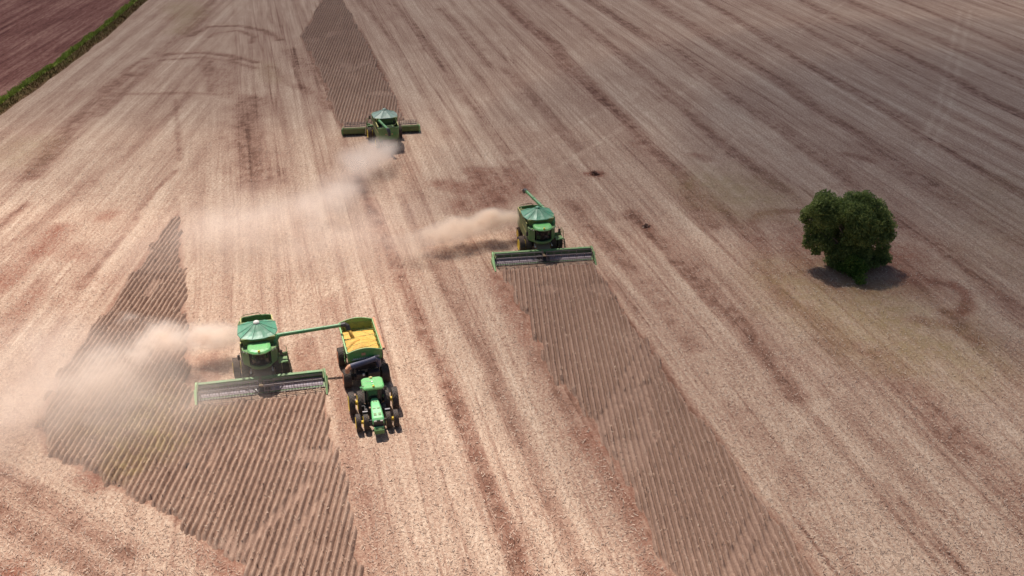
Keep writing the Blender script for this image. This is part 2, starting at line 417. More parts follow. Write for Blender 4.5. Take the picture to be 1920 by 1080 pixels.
def ground_material():
    m, nt, N, L, b = newmat("soybean_stubble")
    tc = N.new("ShaderNodeTexCoord"); ob = tc.outputs["Object"]
    wC_, wE_ = attr(N, "outer_pass"), attr(N, "end_pass")
    def streaks(a):
        vr = N.new("ShaderNodeVectorRotate"); vr.rotation_type = 'Z_AXIS'; L.new(ob, vr.inputs["Vector"]); vr.inputs["Angle"].default_value = a
        n1 = noise(N, L, vr.outputs[0], 1.0, 5, 0.62, (0.42, 0.010, 0.3)); n2 = noise(N, L, vr.outputs[0], 1.0, 4, 0.62, (1.7, 0.07, 0.3))
        return math_(N, L, 'ADD', math_(N, L, 'MULTIPLY', math_(N, L, 'SUBTRACT', n1, .5), .72), math_(N, L, 'MULTIPLY', math_(N, L, 'SUBTRACT', n2, .5), .42))
    def fmix(f, a, b):
        m_ = N.new("ShaderNodeMix"); L.new(f, m_.inputs[0]); L.new(a, m_.inputs[2]); L.new(b, m_.inputs[3]); return m_.outputs[0]
    sk = fmix(wE_, fmix(wC_, streaks(DA), streaks(DC)), streaks(DE))
    st = math_(N, L, 'ADD', attr(N, "streak"), sk); dk = attr(N, "dark"); rd = attr(N, "red"); gr = attr(N, "green"); lt = attr(N, "light")
    f1 = noise(N, L, ob, 3.6, 5, 0.75, (1.0, 0.8, 1.0))            # straw mats
    f0 = noise(N, L, ob, .9, 7, .85, (1, .8, 1))
    f2 = noise(N, L, ob, 13.0, 3, 0.75, (0.55, 1.0, 1.0))              # single stalks
    f3 = noise(N, L, ob, 0.22, 3, 0.5)
    v1 = math_(N, L, 'MULTIPLY', math_(N, L, 'ADD', math_(N, L, 'SUBTRACT', f1, 0.5), math_(N, L, 'MULTIPLY', math_(N, L, 'SUBTRACT', f0, .5), .6)), .8)
    v2 = math_(N, L, 'MULTIPLY', math_(N, L, 'SUBTRACT', f2, 0.5), 1.05)
    wv = N.new("ShaderNodeTexWave"); wv.wave_type = 'BANDS'; wv.bands_direction = 'X'
    mp = N.new("ShaderNodeMapping"); mp.inputs["Rotation"].default_value = (0, 0, -ROWDIR); L.new(ob, mp.inputs[0]); L.new(mp.outputs[0], wv.inputs[0])
    wv.inputs["Scale"].default_value = 2 * math.pi / 20 / 0.5; wv.inputs["Distortion"].default_value = 2.5; wv.inputs["Detail"].default_value = 2; wv.inputs["Detail Scale"].default_value = 1.5
    v3 = math_(N, L, 'MULTIPLY', math_(N, L, 'SUBTRACT', wv.outputs["Fac"], 0.5), maprange(N, L, f3, .4, .6, 0.0, 0.07))
    v = math_(N, L, 'ADD', math_(N, L, 'ADD', v1, v2), math_(N, L, 'ADD', v3, math_(N, L, 'MULTIPLY', math_(N, L, 'SUBTRACT', f3, 0.5), 0.12)))
    v = math_(N, L, 'ADD', v, st)
    v = math_(N, L, 'ADD', v, math_(N, L, 'MULTIPLY', lt, 0.35))
    dke = math_(N, L, 'MULTIPLY', dk, maprange(N, L, f0, .42, .58, .35, 1.35))
    v = math_(N, L, 'SUBTRACT', v, math_(N, L, 'MULTIPLY', dke, 0.38))
    vr2 = N.new("ShaderNodeVectorRotate"); vr2.rotation_type = 'Z_AXIS'; L.new(ob, vr2.inputs["Vector"]); vr2.inputs["Angle"].default_value = DA
    def thin(sc, w, amt):
        n_ = noise(N, L, vr2.outputs[0], 1.0, 3, .5, sc)
        q = math_(N, L, 'ABSOLUTE', math_(N, L, 'SUBTRACT', n_, .5))
        return math_(N, L, 'MULTIPLY', maprange(N, L, q, 0.0, w, amt, 0.0), maprange(N, L, f0, .4, .6, 0.0, 1.3))
    lines = math_(N, L, 'ADD', thin((.14, .003, .1), .011, .22), thin((.45, .005, .1), .013, .20))
    v = math_(N, L, 'SUBTRACT', v, math_(N, L, 'MULTIPLY', lines, math_(N, L, 'SUBTRACT', 1.0, wC_)))
    cr = N.new("ShaderNodeValToRGB"); L.new(v, cr.inputs[0]); e = cr.color_ramp.elements
    e[0].position = 0.0; e[0].color = (0.11, 0.055, 0.037, 1); e[1].position = 1.0; e[1].color = (0.75, 0.575, 0.455, 1)
    for p, c in ((0.22, (0.205, 0.108, 0.073)), (0.42, (0.345, 0.205, 0.146)), (0.62, (0.48, 0.333, 0.240)), (0.8, (0.61, 0.457, 0.342))):
        x = e.new(p); x.color = (*c, 1)
    redf = math_(N, L, 'MULTIPLY', rd, maprange(N, L, f1, 0.38, 0.6, 1.0, 0.4), True)
    c = mixc(N, L, redf, cr.outputs[0], (0.25, 0.095, 0.06))
    gf = math_(N, L, 'MULTIPLY', gr, maprange(N, L, f2, 0.35, 0.6, 0.2, 1.0), True)
    c = mixc(N, L, gf, c, (0.30, 0.22, 0.09))
    L.new(c, b.inputs["Base Color"]); b.inputs["Roughness"].default_value = 0.9; b.inputs["Specular IOR Level"].default_value = 0.15
    hgt = math_(N, L, 'ADD', f1, math_(N, L, 'MULTIPLY', f2, 0.6))
    bp = N.new("ShaderNodeBump"); bp.inputs["Strength"].default_value = 0.8; bp.inputs["Distance"].default_value = 0.14
    L.new(hgt, bp.inputs["Height"]); L.new(bp.outputs[0], b.inputs["Normal"])
    return m

def rot(X, Y, a):                         # coordinates across / along a direction a (0 = +Y, positive = towards +X)
    return X * math.cos(a) - Y * math.sin(a), X * math.sin(a) + Y * math.cos(a)

def make_ground():
    xs = axis(-128, 128, 0.34, 4000); ys = axis(44, 262, 0.34, 6000)
    X, Y = np.meshgrid(xs, ys, indexing='ij'); x = X.ravel(); y = Y.ravel()
    # which pass direction rules where
    a1 = P(470, -40); a2 = P(350, 383); a3 = P(365, 760)
    # line from a1 to a2 to a3: left of it the outer headland passes
    xb = np.interp(y, [a3[1], a2[1], a1[1]], [a3[0], a2[0], a1[0]])
    wC = 1 - sstep(-6, 6, x - xb)
    e1 = P(75, 850); e2 = P(440, 1062); dx, dy = e2[0] - e1[0], e2[1] - e1[1]; ln = math.hypot(dx, dy)
    sd = ((x - e1[0]) * dy - (y - e1[1]) * dx) / ln       # >0 : below the slanting edge of the first crop block
    wE = sstep(-1, 4, sd) * (1 - sstep(-14, -8, x + 0.0 * y))
    s = 0.07 * (fbm(x / 22, y / 22, 90, 3) - .5)
    dark = np.zeros(x.shape); red = np.zeros(x.shape); light = np.zeros(x.shape); green = np.zeros(x.shape)
    for i, (p, w, d, r) in enumerate(TR):
        q = PL(p)
        if len(q) == 2 and (q[0] - q[1]).length < .5: q[1] = q[0] + Vector((.5, .1, 0))
        band(x, y, q, w * .85, dark, min(1, d * 1.25), i, 0.8)
        if r: band(x, y, q, w * 1.1, red, r, i + 50, 0.9)
    for i, (p, w, l) in enumerate(LIGHT): band(x, y, PL(p), w, light, l * .6, i + 120, 0.9)
    for i, (p, w, g) in enumerate(GREEN): band(x, y, PL(p), w, green, g, i + 160, 1.2)
    # bare soil between the standing rows
    for S in (STRIP1, STRIP2, STRIP3):
        ins, D = inside(S, x, y); f = np.where(ins, sstep(0, .6, D), 0.0)
        dark = np.maximum(dark, f * 0.7); red = np.maximum(red, f * 0.25)
    red = np.maximum(red, 0.35 * sstep(.62, .8, fbm(x / 9, y / 14, 200, 4)) * wC)
    dark = np.maximum(dark, 0.12 * sstep(.55, .75, fbm(x / 5, y / 9, 210, 4)))
    Z = 0.05 * (fbm(x / 2.0, y / 2.0, 220, 3) - .5) - 0.10 * dark * 0.5 + 0.25 * (fbm(x / 30, y / 30, 230, 2) - .5) * 0.2
    st = 0.57 + s
    o = gridmesh("ground", X, Y, Z.reshape(X.shape), ground_material(), dict(streak=st, outer_pass=wC, end_pass=wE, dark=dark, red=red, green=green, light=light))
    tag(o, "harvested stubble field strewn with pale straw and brown wheel tracks", kind="structure")
make_ground()

# ------------------------------------------------------------------ neighbouring ploughed field
def ploughed_material():
    m, nt, N, L, b = newmat("ploughed_soil")
    tc = N.new("ShaderNodeTexCoord"); ob = tc.outputs["Object"]
    a = math.radians(38)
    f1 = noise(N, L, ob, 1.0, 5, 0.7, (0.8, 0.035, 1.0))
    f2 = noise(N, L, ob, 2.0, 6, 0.8, (1.6, .35, 1))
    f3 = noise(N, L, ob, 0.06, 3, 0.5)
    v = math_(N, L, 'ADD', math_(N, L, 'MULTIPLY', f1, 0.55), math_(N, L, 'ADD', math_(N, L, 'MULTIPLY', f2, 0.5), math_(N, L, 'MULTIPLY', f3, 0.2)))
    cr = N.new("ShaderNodeValToRGB"); L.new(v, cr.inputs[0]); e = cr.color_ramp.elements
    e[0].position = 0.50; e[0].color = (0.09, 0.030, 0.024, 1); e[1].position = 0.78; e[1].color = (0.34, 0.19, 0.145, 1)
    x = e.new(0.62); x.color = (0.18, 0.074, 0.058, 1)
    L.new(cr.outputs[0], b.inputs["Base Color"]); b.inputs["Roughness"].default_value = 0.95; b.inputs["Specular IOR Level"].default_value = 0.1
    bp = N.new("ShaderNodeBump"); bp.inputs["Strength"].default_value = 0.5; bp.inputs["Distance"].default_value = 0.2
    L.new(v, bp.inputs["Height"]); L.new(bp.outputs[0], b.inputs["Normal"])
    return m
def make_ploughed():
    edge = [(p[0], p[1]) for p in VERGE_TOP]
    vs = []; 
    for p in edge: vs.append((p[0] - 0.2, p[1], 0.09))
    lo = vs[0]; hi = vs[-1]
    d = Vector((hi[0] - vs[-2][0], hi[1] - vs[-2][1])).normalized()
    vs.append((hi[0] + d.x * 900, hi[1] + d.y * 900, 0.09))
    n = len(vs); far = [(v[0] - 1500, v[1], 0.09) for v in vs]
    fs = [(i, i + 1, n + i + 1, n + i) for i in range(n - 1)]
    d0 = Vector((vs[0][0] - vs[1][0], vs[0][1] - vs[1][1])).normalized()
    mb = MB(); mb.add(vs + far, fs)
    p0 = (vs[0][0] + d0.x * 300, vs[0][1] + d0.y * 300, 0.09)
    mb.add([vs[0], p0, (p0[0] - 1500, p0[1], 0.09), far[0]], [(0, 1, 2, 3)])
    o = mb.build("ploughed_field", ploughed_material())
    tag(o, "bare maroon ploughed field beyond the green grass bank", kind="structure")
make_ploughed()

# ------------------------------------------------------------------ standing crop
def crop_material():
    m, nt, N, L, b = newmat("dry_soybean_plants")
    tc = N.new("ShaderNodeTexCoord"); ob = tc.outputs["Object"]
    f1 = noise(N, L, ob, 7.0, 4, 0.75)
    f3 = noise(N, L, ob, 0.12, 3, 0.5); f4 = noise(N, L, ob, 1.3, 3, 0.6)
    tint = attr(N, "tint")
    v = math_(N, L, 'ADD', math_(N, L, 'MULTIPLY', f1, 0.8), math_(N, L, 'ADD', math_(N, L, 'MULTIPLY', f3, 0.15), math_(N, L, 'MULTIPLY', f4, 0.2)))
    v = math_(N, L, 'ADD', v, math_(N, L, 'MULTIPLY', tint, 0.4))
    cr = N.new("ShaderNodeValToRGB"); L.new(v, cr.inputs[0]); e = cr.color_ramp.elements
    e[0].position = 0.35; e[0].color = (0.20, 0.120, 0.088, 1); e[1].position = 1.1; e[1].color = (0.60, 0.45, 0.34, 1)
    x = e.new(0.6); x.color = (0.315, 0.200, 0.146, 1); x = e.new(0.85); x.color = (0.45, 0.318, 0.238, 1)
    gr = attr(N, "green")
    c = mixc(N, L, math_(N, L, 'MULTIPLY', gr, maprange(N, L, f4, .35, .6, 0.1, 0.9), True), cr.outputs[0], (0.40, 0.33, 0.10))
    L.new(c, b.inputs["Base Color"]); b.inputs["Roughness"].default_value = 0.9; b.inputs["Specular IOR Level"].default_value = 0.1
    return m
CROP_MAT = crop_material()

def make_crop(S, a, label, ht=0.44, step=0.5, seed=0, ymax=None, dens=13.0, weeds=None, gam=.62, tone=0.0):
    xs = [p[0] for p in S]; ys = [p[1] for p in S]
    cx, cy = sum(xs) / len(xs), sum(ys) / len(ys)
    U = []; V = []
    for p in S:
        u, v = rot(p[0], p[1], a); U.append(u); V.append(v)
    du, dv = step / 7.0, 0.11 if ymax is None else 0.16
    u0 = math.floor(min(U) / step) * step
    us = np.arange(u0, max(U), du); vs = np.arange(min(V), max(V), dv)
    u, v = np.meshgrid(us, vs, indexing='ij')
    wob = 0.06 * (fbm(v / 14 + 3, u * 0 + seed, 400 + seed, 3) - .5) + 0.03 * (fbm(u / .5, v / .9, 410 + seed, 2) - .5)
    X = (u + wob) * math.cos(a) + v * math.sin(a); Y = -(u + wob) * math.sin(a) + v * math.cos(a)
    ins, D = inside(S, X, Y)
    # every row is cut off at its own spot: ragged, stepped edges
    rowi = np.floor(u / step); rj = vnoise(rowi * 7.13 + .5, v / 2.5, 420 + seed)
    D2 = np.where(ins, D, -D) - 0.8 * (rj - .35) - 1.5 * (fbm(X / 1.6, Y / 3, 425 + seed, 3) - .45)
    edge = sstep(0.0, 0.6, D2)
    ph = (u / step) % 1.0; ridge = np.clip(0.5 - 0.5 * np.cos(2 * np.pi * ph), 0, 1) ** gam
    n1 = fbm(u / .3, v / 1.6, 430 + seed, 4, .75); n2 = fbm(X / 1.1, Y / 1.1, 440 + seed, 3)
    hh = ht * (0.75 + 0.5 * (n2 - .2)) * (ridge * (0.75 + 0.45 * n1)) + 0.07 * (n1 - .4)
    thin = sstep(.66, .74, fbm(X / 4, Y / 6, 450 + seed, 3))
    hh *= (1 - 0.6 * thin)
    flat = np.zeros(X.size)
    for p, w in FLAT: band(X.ravel(), Y.ravel(), PL(p), w, flat, 1.0, 7, 0.4)
    flat = np.clip(flat, 0, 1).reshape(X.shape); hh = hh * (1 - 0.6 * flat)
    Z = -0.12 + (hh + 0.12) * edge
    green = np.zeros(X.size)
    for (p, w, g) in (weeds or []): band(X.ravel(), Y.ravel(), PL(p), w, green, g, 8, 1.2)
    tint = 0.5 * (ridge - .8) + tone + .16 * (vnoise(rowi * 3.7 + .5, v / 9, 460 + seed) - .5) + .26 * (fbm(X / 5, Y / 9, 470 + seed, 4, .6) - .5) - .02 * flat  # valleys darkened: brown soil, plus shade painted in for row relief
    keep = (edge > 0.04)
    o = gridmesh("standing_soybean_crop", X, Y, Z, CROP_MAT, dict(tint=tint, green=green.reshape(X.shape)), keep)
    # stalks and pods standing out of the rows
    sel = np.nonzero((edge.ravel() > .25) & (ridge.ravel() > .4) & (flat.ravel() < .4))[0]
    area = len(sel) * du * dv; k = min(len(sel), int(area * dens)); sel = RNG.choice(sel, k, replace=False)
    bx, by, bz = X.ravel()[sel], Y.ravel()[sel], Z.ravel()[sel]; gg = green[sel]
    ang = RNG.random(k) * math.tau; ln = 0.12 + .20 * RNG.random(k); wd = 0.02 + 0.04 * RNG.random(k)
    lx = (RNG.random(k) - .5) * .38; ly = (RNG.random(k) - .5) * .38; cz = bz - 0.06
    co = np.empty((k, 4, 3), np.float32)
    for i, (sx, top) in enumerate(((-1, 0), (1, 0), (.5, 1), (-.5, 1))):
        co[:, i, 0] = bx + sx * wd * np.cos(ang) + top * lx; co[:, i, 1] = by + sx * wd * np.sin(ang) + top * ly; co[:, i, 2] = cz + .04 + top * ln * .5
    me = bpy.data.meshes.new("stalks"); me.vertices.add(k * 4); me.vertices.foreach_set("co", co.ravel())
    me.loops.add(k * 4); me.loops.foreach_set("vertex_index", np.arange(k * 4, dtype=np.int32))
    me.polygons.add(k); me.polygons.foreach_set("loop_start", np.arange(0, k * 4, 4, dtype=np.int32)); me.update(calc_edges=True)
    for nm, val in (("tint", np.repeat(RNG.random(k) * .8 + .15, 4)), ("green", np.repeat(gg, 4))):
        at = me.attributes.new(nm, 'FLOAT', 'POINT'); at.data.foreach_set("value", val.astype(np.float32))
    me.materials.append(CROP_MAT)
    import bmesh
    bm = bmesh.new(); bm.from_mesh(o.data); bm.from_mesh(me); bm.to_mesh(o.data); bm.free(); bpy.data.meshes.remove(me)
    tag(o, label, kind="stuff")
    return o
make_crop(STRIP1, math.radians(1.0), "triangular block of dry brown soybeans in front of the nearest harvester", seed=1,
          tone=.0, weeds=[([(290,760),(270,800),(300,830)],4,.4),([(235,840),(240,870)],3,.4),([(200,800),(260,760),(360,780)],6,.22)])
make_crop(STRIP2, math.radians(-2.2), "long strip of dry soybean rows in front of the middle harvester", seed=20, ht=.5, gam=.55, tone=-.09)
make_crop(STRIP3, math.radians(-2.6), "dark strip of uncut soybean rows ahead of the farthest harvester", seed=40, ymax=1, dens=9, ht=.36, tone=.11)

def make_straw():
    n = 120000
    y = 52 + 100 * RNG.random(n) ** 1.5; hw = 12 + .58 * y
    x = (RNG.random(n) * 2 - 1) * hw
    ok = np.ones(n, bool)
    for S in (STRIP1, STRIP2, STRIP3): ok &= ~inside(S, x, y)[0]
    x = x[ok]; y = y[ok]; n = len(x)
    a = RNG.random(n) * math.tau; ln = .05 + .12 * RNG.random(n) ** 2; wd = .010 + .014 * RNG.random(n)
    z = .03 + .05 * RNG.random(n); tz = (RNG.random(n) - .3) * .12
    co = np.empty((n, 4, 3), np.float32); ca, sa = np.cos(a), np.sin(a)
    for i, (l, w) in enumerate(((-1, -1), (1, -1), (1, 1), (-1, 1))):
        co[:, i, 0] = x + l * ln * ca - w * wd * sa; co[:, i, 1] = y + l * ln * sa + w * wd * ca; co[:, i, 2] = z + l * tz + w * .01 + .03
    me = bpy.data.meshes.new("scattered_straw"); me.vertices.add(n * 4); me.vertices.foreach_set("co", co.ravel())
    me.loops.add(n * 4); me.loops.foreach_set("vertex_index", np.arange(n * 4, dtype=np.int32))
    me.polygons.add(n); me.polygons.foreach_set("loop_start", np.arange(0, n * 4, 4, dtype=np.int32)); me.update(calc_edges=True)
    at = me.attributes.new("tone", 'FLOAT', 'POINT'); at.data.foreach_set("value", np.repeat(RNG.random(n), 4).astype(np.float32))
    m, nt, N, L, b = newmat("straw_stalks"); cr = N.new("ShaderNodeValToRGB"); L.new(attr(N, "tone"), cr.inputs[0]); e = cr.color_ramp.elements
    e[0].color = (.30, .19, .14, 1); e[1].color = (.62, .47, .36, 1); q = e.new(.3); q.color = (.38, .25, .18, 1); q = e.new(.6); q.color = (.60, .44, .33, 1)
    L.new(cr.outputs[0], b.inputs["Base Color"]); b.inputs["Roughness"].default_value = .8; me.materials.append(m)
    o = bpy.data.objects.new("scattered_straw", me); COL.objects.link(o)
    tag(o, "short broken straw scattered over the harvested ground", kind="stuff")
make_straw()

# ------------------------------------------------------------------ grass bank between the fields
def grass_material():
    m, nt, N, L, b = newmat("bank_grass")
    tc = N.new("ShaderNodeTexCoord"); ob = tc.outputs["Object"]
    f1 = noise(N, L, ob, 2.5, 4, 0.7); f2 = noise(N, L, ob, 0.25, 3, 0.5)
    t = attr(N, "tint")
    v = math_(N, L, 'ADD', math_(N, L, 'ADD', math_(N, L, 'MULTIPLY', math_(N, L, 'SUBTRACT', f1, .5), 0.8), math_(N, L, 'MULTIPLY', math_(N, L, 'SUBTRACT', f2, .5), 0.5)), t)
    cr = N.new("ShaderNodeValToRGB"); L.new(v, cr.inputs[0]); e = cr.color_ramp.elements
    e[0].position = 0.0; e[0].color = (0.17, 0.085, 0.05, 1); e[1].position = 1.0; e[1].color = (0.50, 0.58, 0.12, 1)
    for p, c in ((.25, (.15, .085, .035)), (.5, (.12, .085, .025)), (.75, (.30, .34, .07))):
        x = e.new(p); x.color = (*c, 1)
    L.new(cr.outputs[0], b.inputs["Base Color"]); b.inputs["Roughness"].default_value = 0.85; b.inputs["Specular IOR Level"].default_value = 0.15
    return m
def make_bank():
    pts = [Vector((p[0], p[1])) for p in VERGE_TOP]; seg = [0]
    for a, b in zip(pts[:-1], pts[1:]): seg.append(seg[-1] + (b - a).length)
    Ls = seg[-1]; n = int(Ls / 0.4); ts = np.linspace(0, Ls, n)
    cx = np.interp(ts, seg, [p.x for p in pts]); cy = np.interp(ts, seg, [p.y for p in pts])
    offs = np.arange(-.8, 3.9, 0.18)
    T, O = np.meshgrid(np.arange(n), offs, indexing='ij')
    t = ts[T]; w = 1 + 0.35 * (fbm(t / 12, t * 0, 500, 3) - .5)
    X = cx[T] + O * w * 0.78; Y = cy[T] + O * 0.12
    k = O
    prof = np.where(k < 0.3, sstep(-.8, 0.3, k), 1 - 0.8 * sstep(.6, 3.1, k)) * .5
    prof = prof * (1 - sstep(3.0, 3.8, k)) + 0.04
    Z = prof + 0.4 * (fbm(X / .9, Y / .9, 510, 3) - .5) * np.clip(prof, 0, 1) - 0.06
    tint = np.where(k < 0, .6, .9 - .5 * sstep(.8, 1.5, k) - .22 * sstep(2.4, 3.8, k)) + .2 * (fbm(X / 5, Y / 8, 520, 3) - .5)
    mat = grass_material()
    o = gridmesh("grass_bank", X, Y, Z, mat, dict(tint=tint))
    # blades and leafy tufts
    k_ = O.ravel(); pr = np.where(k_ < 1.1, 1.0, 0.2) * (k_ < 3.5) * (k_ > -0.6)
    cnt = 26000; idx = RNG.choice(len(k_), cnt, p=pr / pr.sum())
    bx = X.ravel()[idx] + (RNG.random(cnt) - .5) * .4; by = Y.ravel()[idx] + (RNG.random(cnt) - .5) * .5; bz = Z.ravel()[idx] - .08
    crest = k_[idx] < 1.1
    clump = sstep(.35, .65, fbm(bx / 1.3, by / 1.6, 530, 2))
    ln = np.where(crest, .18 + .6 * clump * RNG.random(cnt), .2 + .3 * RNG.random(cnt)); wd = np.where(crest, .06, .05) * (.7 + RNG.random(cnt))
    ang = RNG.random(cnt) * math.tau; lx = (RNG.random(cnt) - .5) * ln * 1.1; ly = (RNG.random(cnt) - .5) * ln * 1.1
    co = np.empty((cnt, 4, 3), np.float32)
    for i, (sx, tp) in enumerate(((-1, 0), (1, 0), (.35, 1), (-.35, 1))):
        co[:, i, 0] = bx + sx * wd * np.cos(ang) + tp * lx; co[:, i, 1] = by + sx * wd * np.sin(ang) + tp * ly; co[:, i, 2] = bz + tp * ln
    me = bpy.data.meshes.new("blades"); me.vertices.add(cnt * 4); me.vertices.foreach_set("co", co.ravel())
    me.loops.add(cnt * 4); me.loops.foreach_set("vertex_index", np.arange(cnt * 4, dtype=np.int32))
    me.polygons.add(cnt); me.polygons.foreach_set("loop_start", np.arange(0, cnt * 4, 4, dtype=np.int32)); me.update(calc_edges=True)
    tt = np.where(crest, .62 + .45 * RNG.random(cnt), tint.ravel()[idx] + .25 * (RNG.random(cnt) - .4))
    at = me.attributes.new("tint", 'FLOAT', 'POINT'); at.data.foreach_set("value", np.repeat(tt, 4).astype(np.float32))
    me.materials.append(mat)
    import bmesh
    bm = bmesh.new(); bm.from_mesh(o.data); bm.from_mesh(me); bm.to_mesh(o.data); bm.free(); bpy.data.meshes.remove(me)
    tag(o, "bright green grass bank with olive slope between the two fields", kind="stuff")
make_bank()

# ------------------------------------------------------------------ wheels
def wheel(parent, x, y, r, w, rim_mat, tyre_mat, side, lugs=18, rim_r=None, name="wheel"):
    """side: +1 if the outer face looks to +X"""
    rr = rim_r or r * 0.56
    hub = MB(); hub.cyl((-.5 * w * side, 0, 0), (.42 * w * side, 0, 0), r * .13, n=10)
    for k in range(6):
        a = k * math.tau / 6; hub.cyl((.30 * w * side, .09 * r * math.cos(a), .09 * r * math.sin(a)), (.46 * w * side, .09 * r * math.cos(a), .09 * r * math.sin(a)), .02 * r, n=5)
    h = hub.build(name, rim_mat, parent, loc=(x, y, r))
    t = MB(); hw = w / 2
    t.lathe_x([(-hw * .80, rr), (-hw, rr * 1.12), (-hw, r * .84), (-hw * .86, r * .95), (-hw * .4, r * .965), (hw * .4, r * .965), (hw * .86, r * .95), (hw, r * .84), (hw, rr * 1.12), (hw * .80, rr), (0, rr * .97)], n=32)
    t.f = t.f[:-2]; t.m = t.m[:-2]
    for k in range(lugs):
        for s2 in (-1, 1):
            a = math.tau * (k + (0.5 if s2 > 0 else 0)) / lugs
            pts = []
            a2 = a + s2 * 0 + math.tau / lugs * 0.9
            R = r * 0.955; Ro = r * 1.005; tw = math.tau / lugs * 0.30
            x0, x1 = s2 * hw * .04, s2 * hw * .97
            def p(xx, aa, rad): return (xx, rad * math.cos(aa), rad * math.sin(aa))
            vs = [p(x0, a2, R), p(x0, a2 + tw, R), p(x1, a + tw, R * .985), p(x1, a, R * .985), p(x0, a2, Ro), p(x0, a2 + tw, Ro), p(x1, a + tw, Ro * .98), p(x1, a, Ro * .98)]
            t.add(vs, [(3, 2, 1, 0), (4, 5, 6, 7), (0, 1, 5, 4), (1, 2, 6, 5), (2, 3, 7, 6), (3, 0, 4, 7)])
    t.build("tyre", tyre_mat, h)
    q = MB(); s = side
    q.lathe_x([(s * hw * 1.0, rr * 1.12), (s * hw * 1.12, rr * 1.04), (s * hw * .92, rr * .90), (s * hw * .35, rr * .80), (s * hw * .30, rr * .34), (s * hw * .42, rr * .26), (s * hw * .42, .01)], n=24)
    q.lathe_x([(-s * hw * .84, rr * 1.03), (-s * hw * .80, rr * .90), (-s * hw * .1, rr * .8), (-s * hw * .1, .01)], n=24)
    q.build("rim", rim_mat, h)
    return h

# ------------------------------------------------------------------ combine harvester
def ring(pts, z, sc=1.0, cy=0.0):
    return [(x * sc, (y - cy) * sc + cy, z) for x, y in pts]

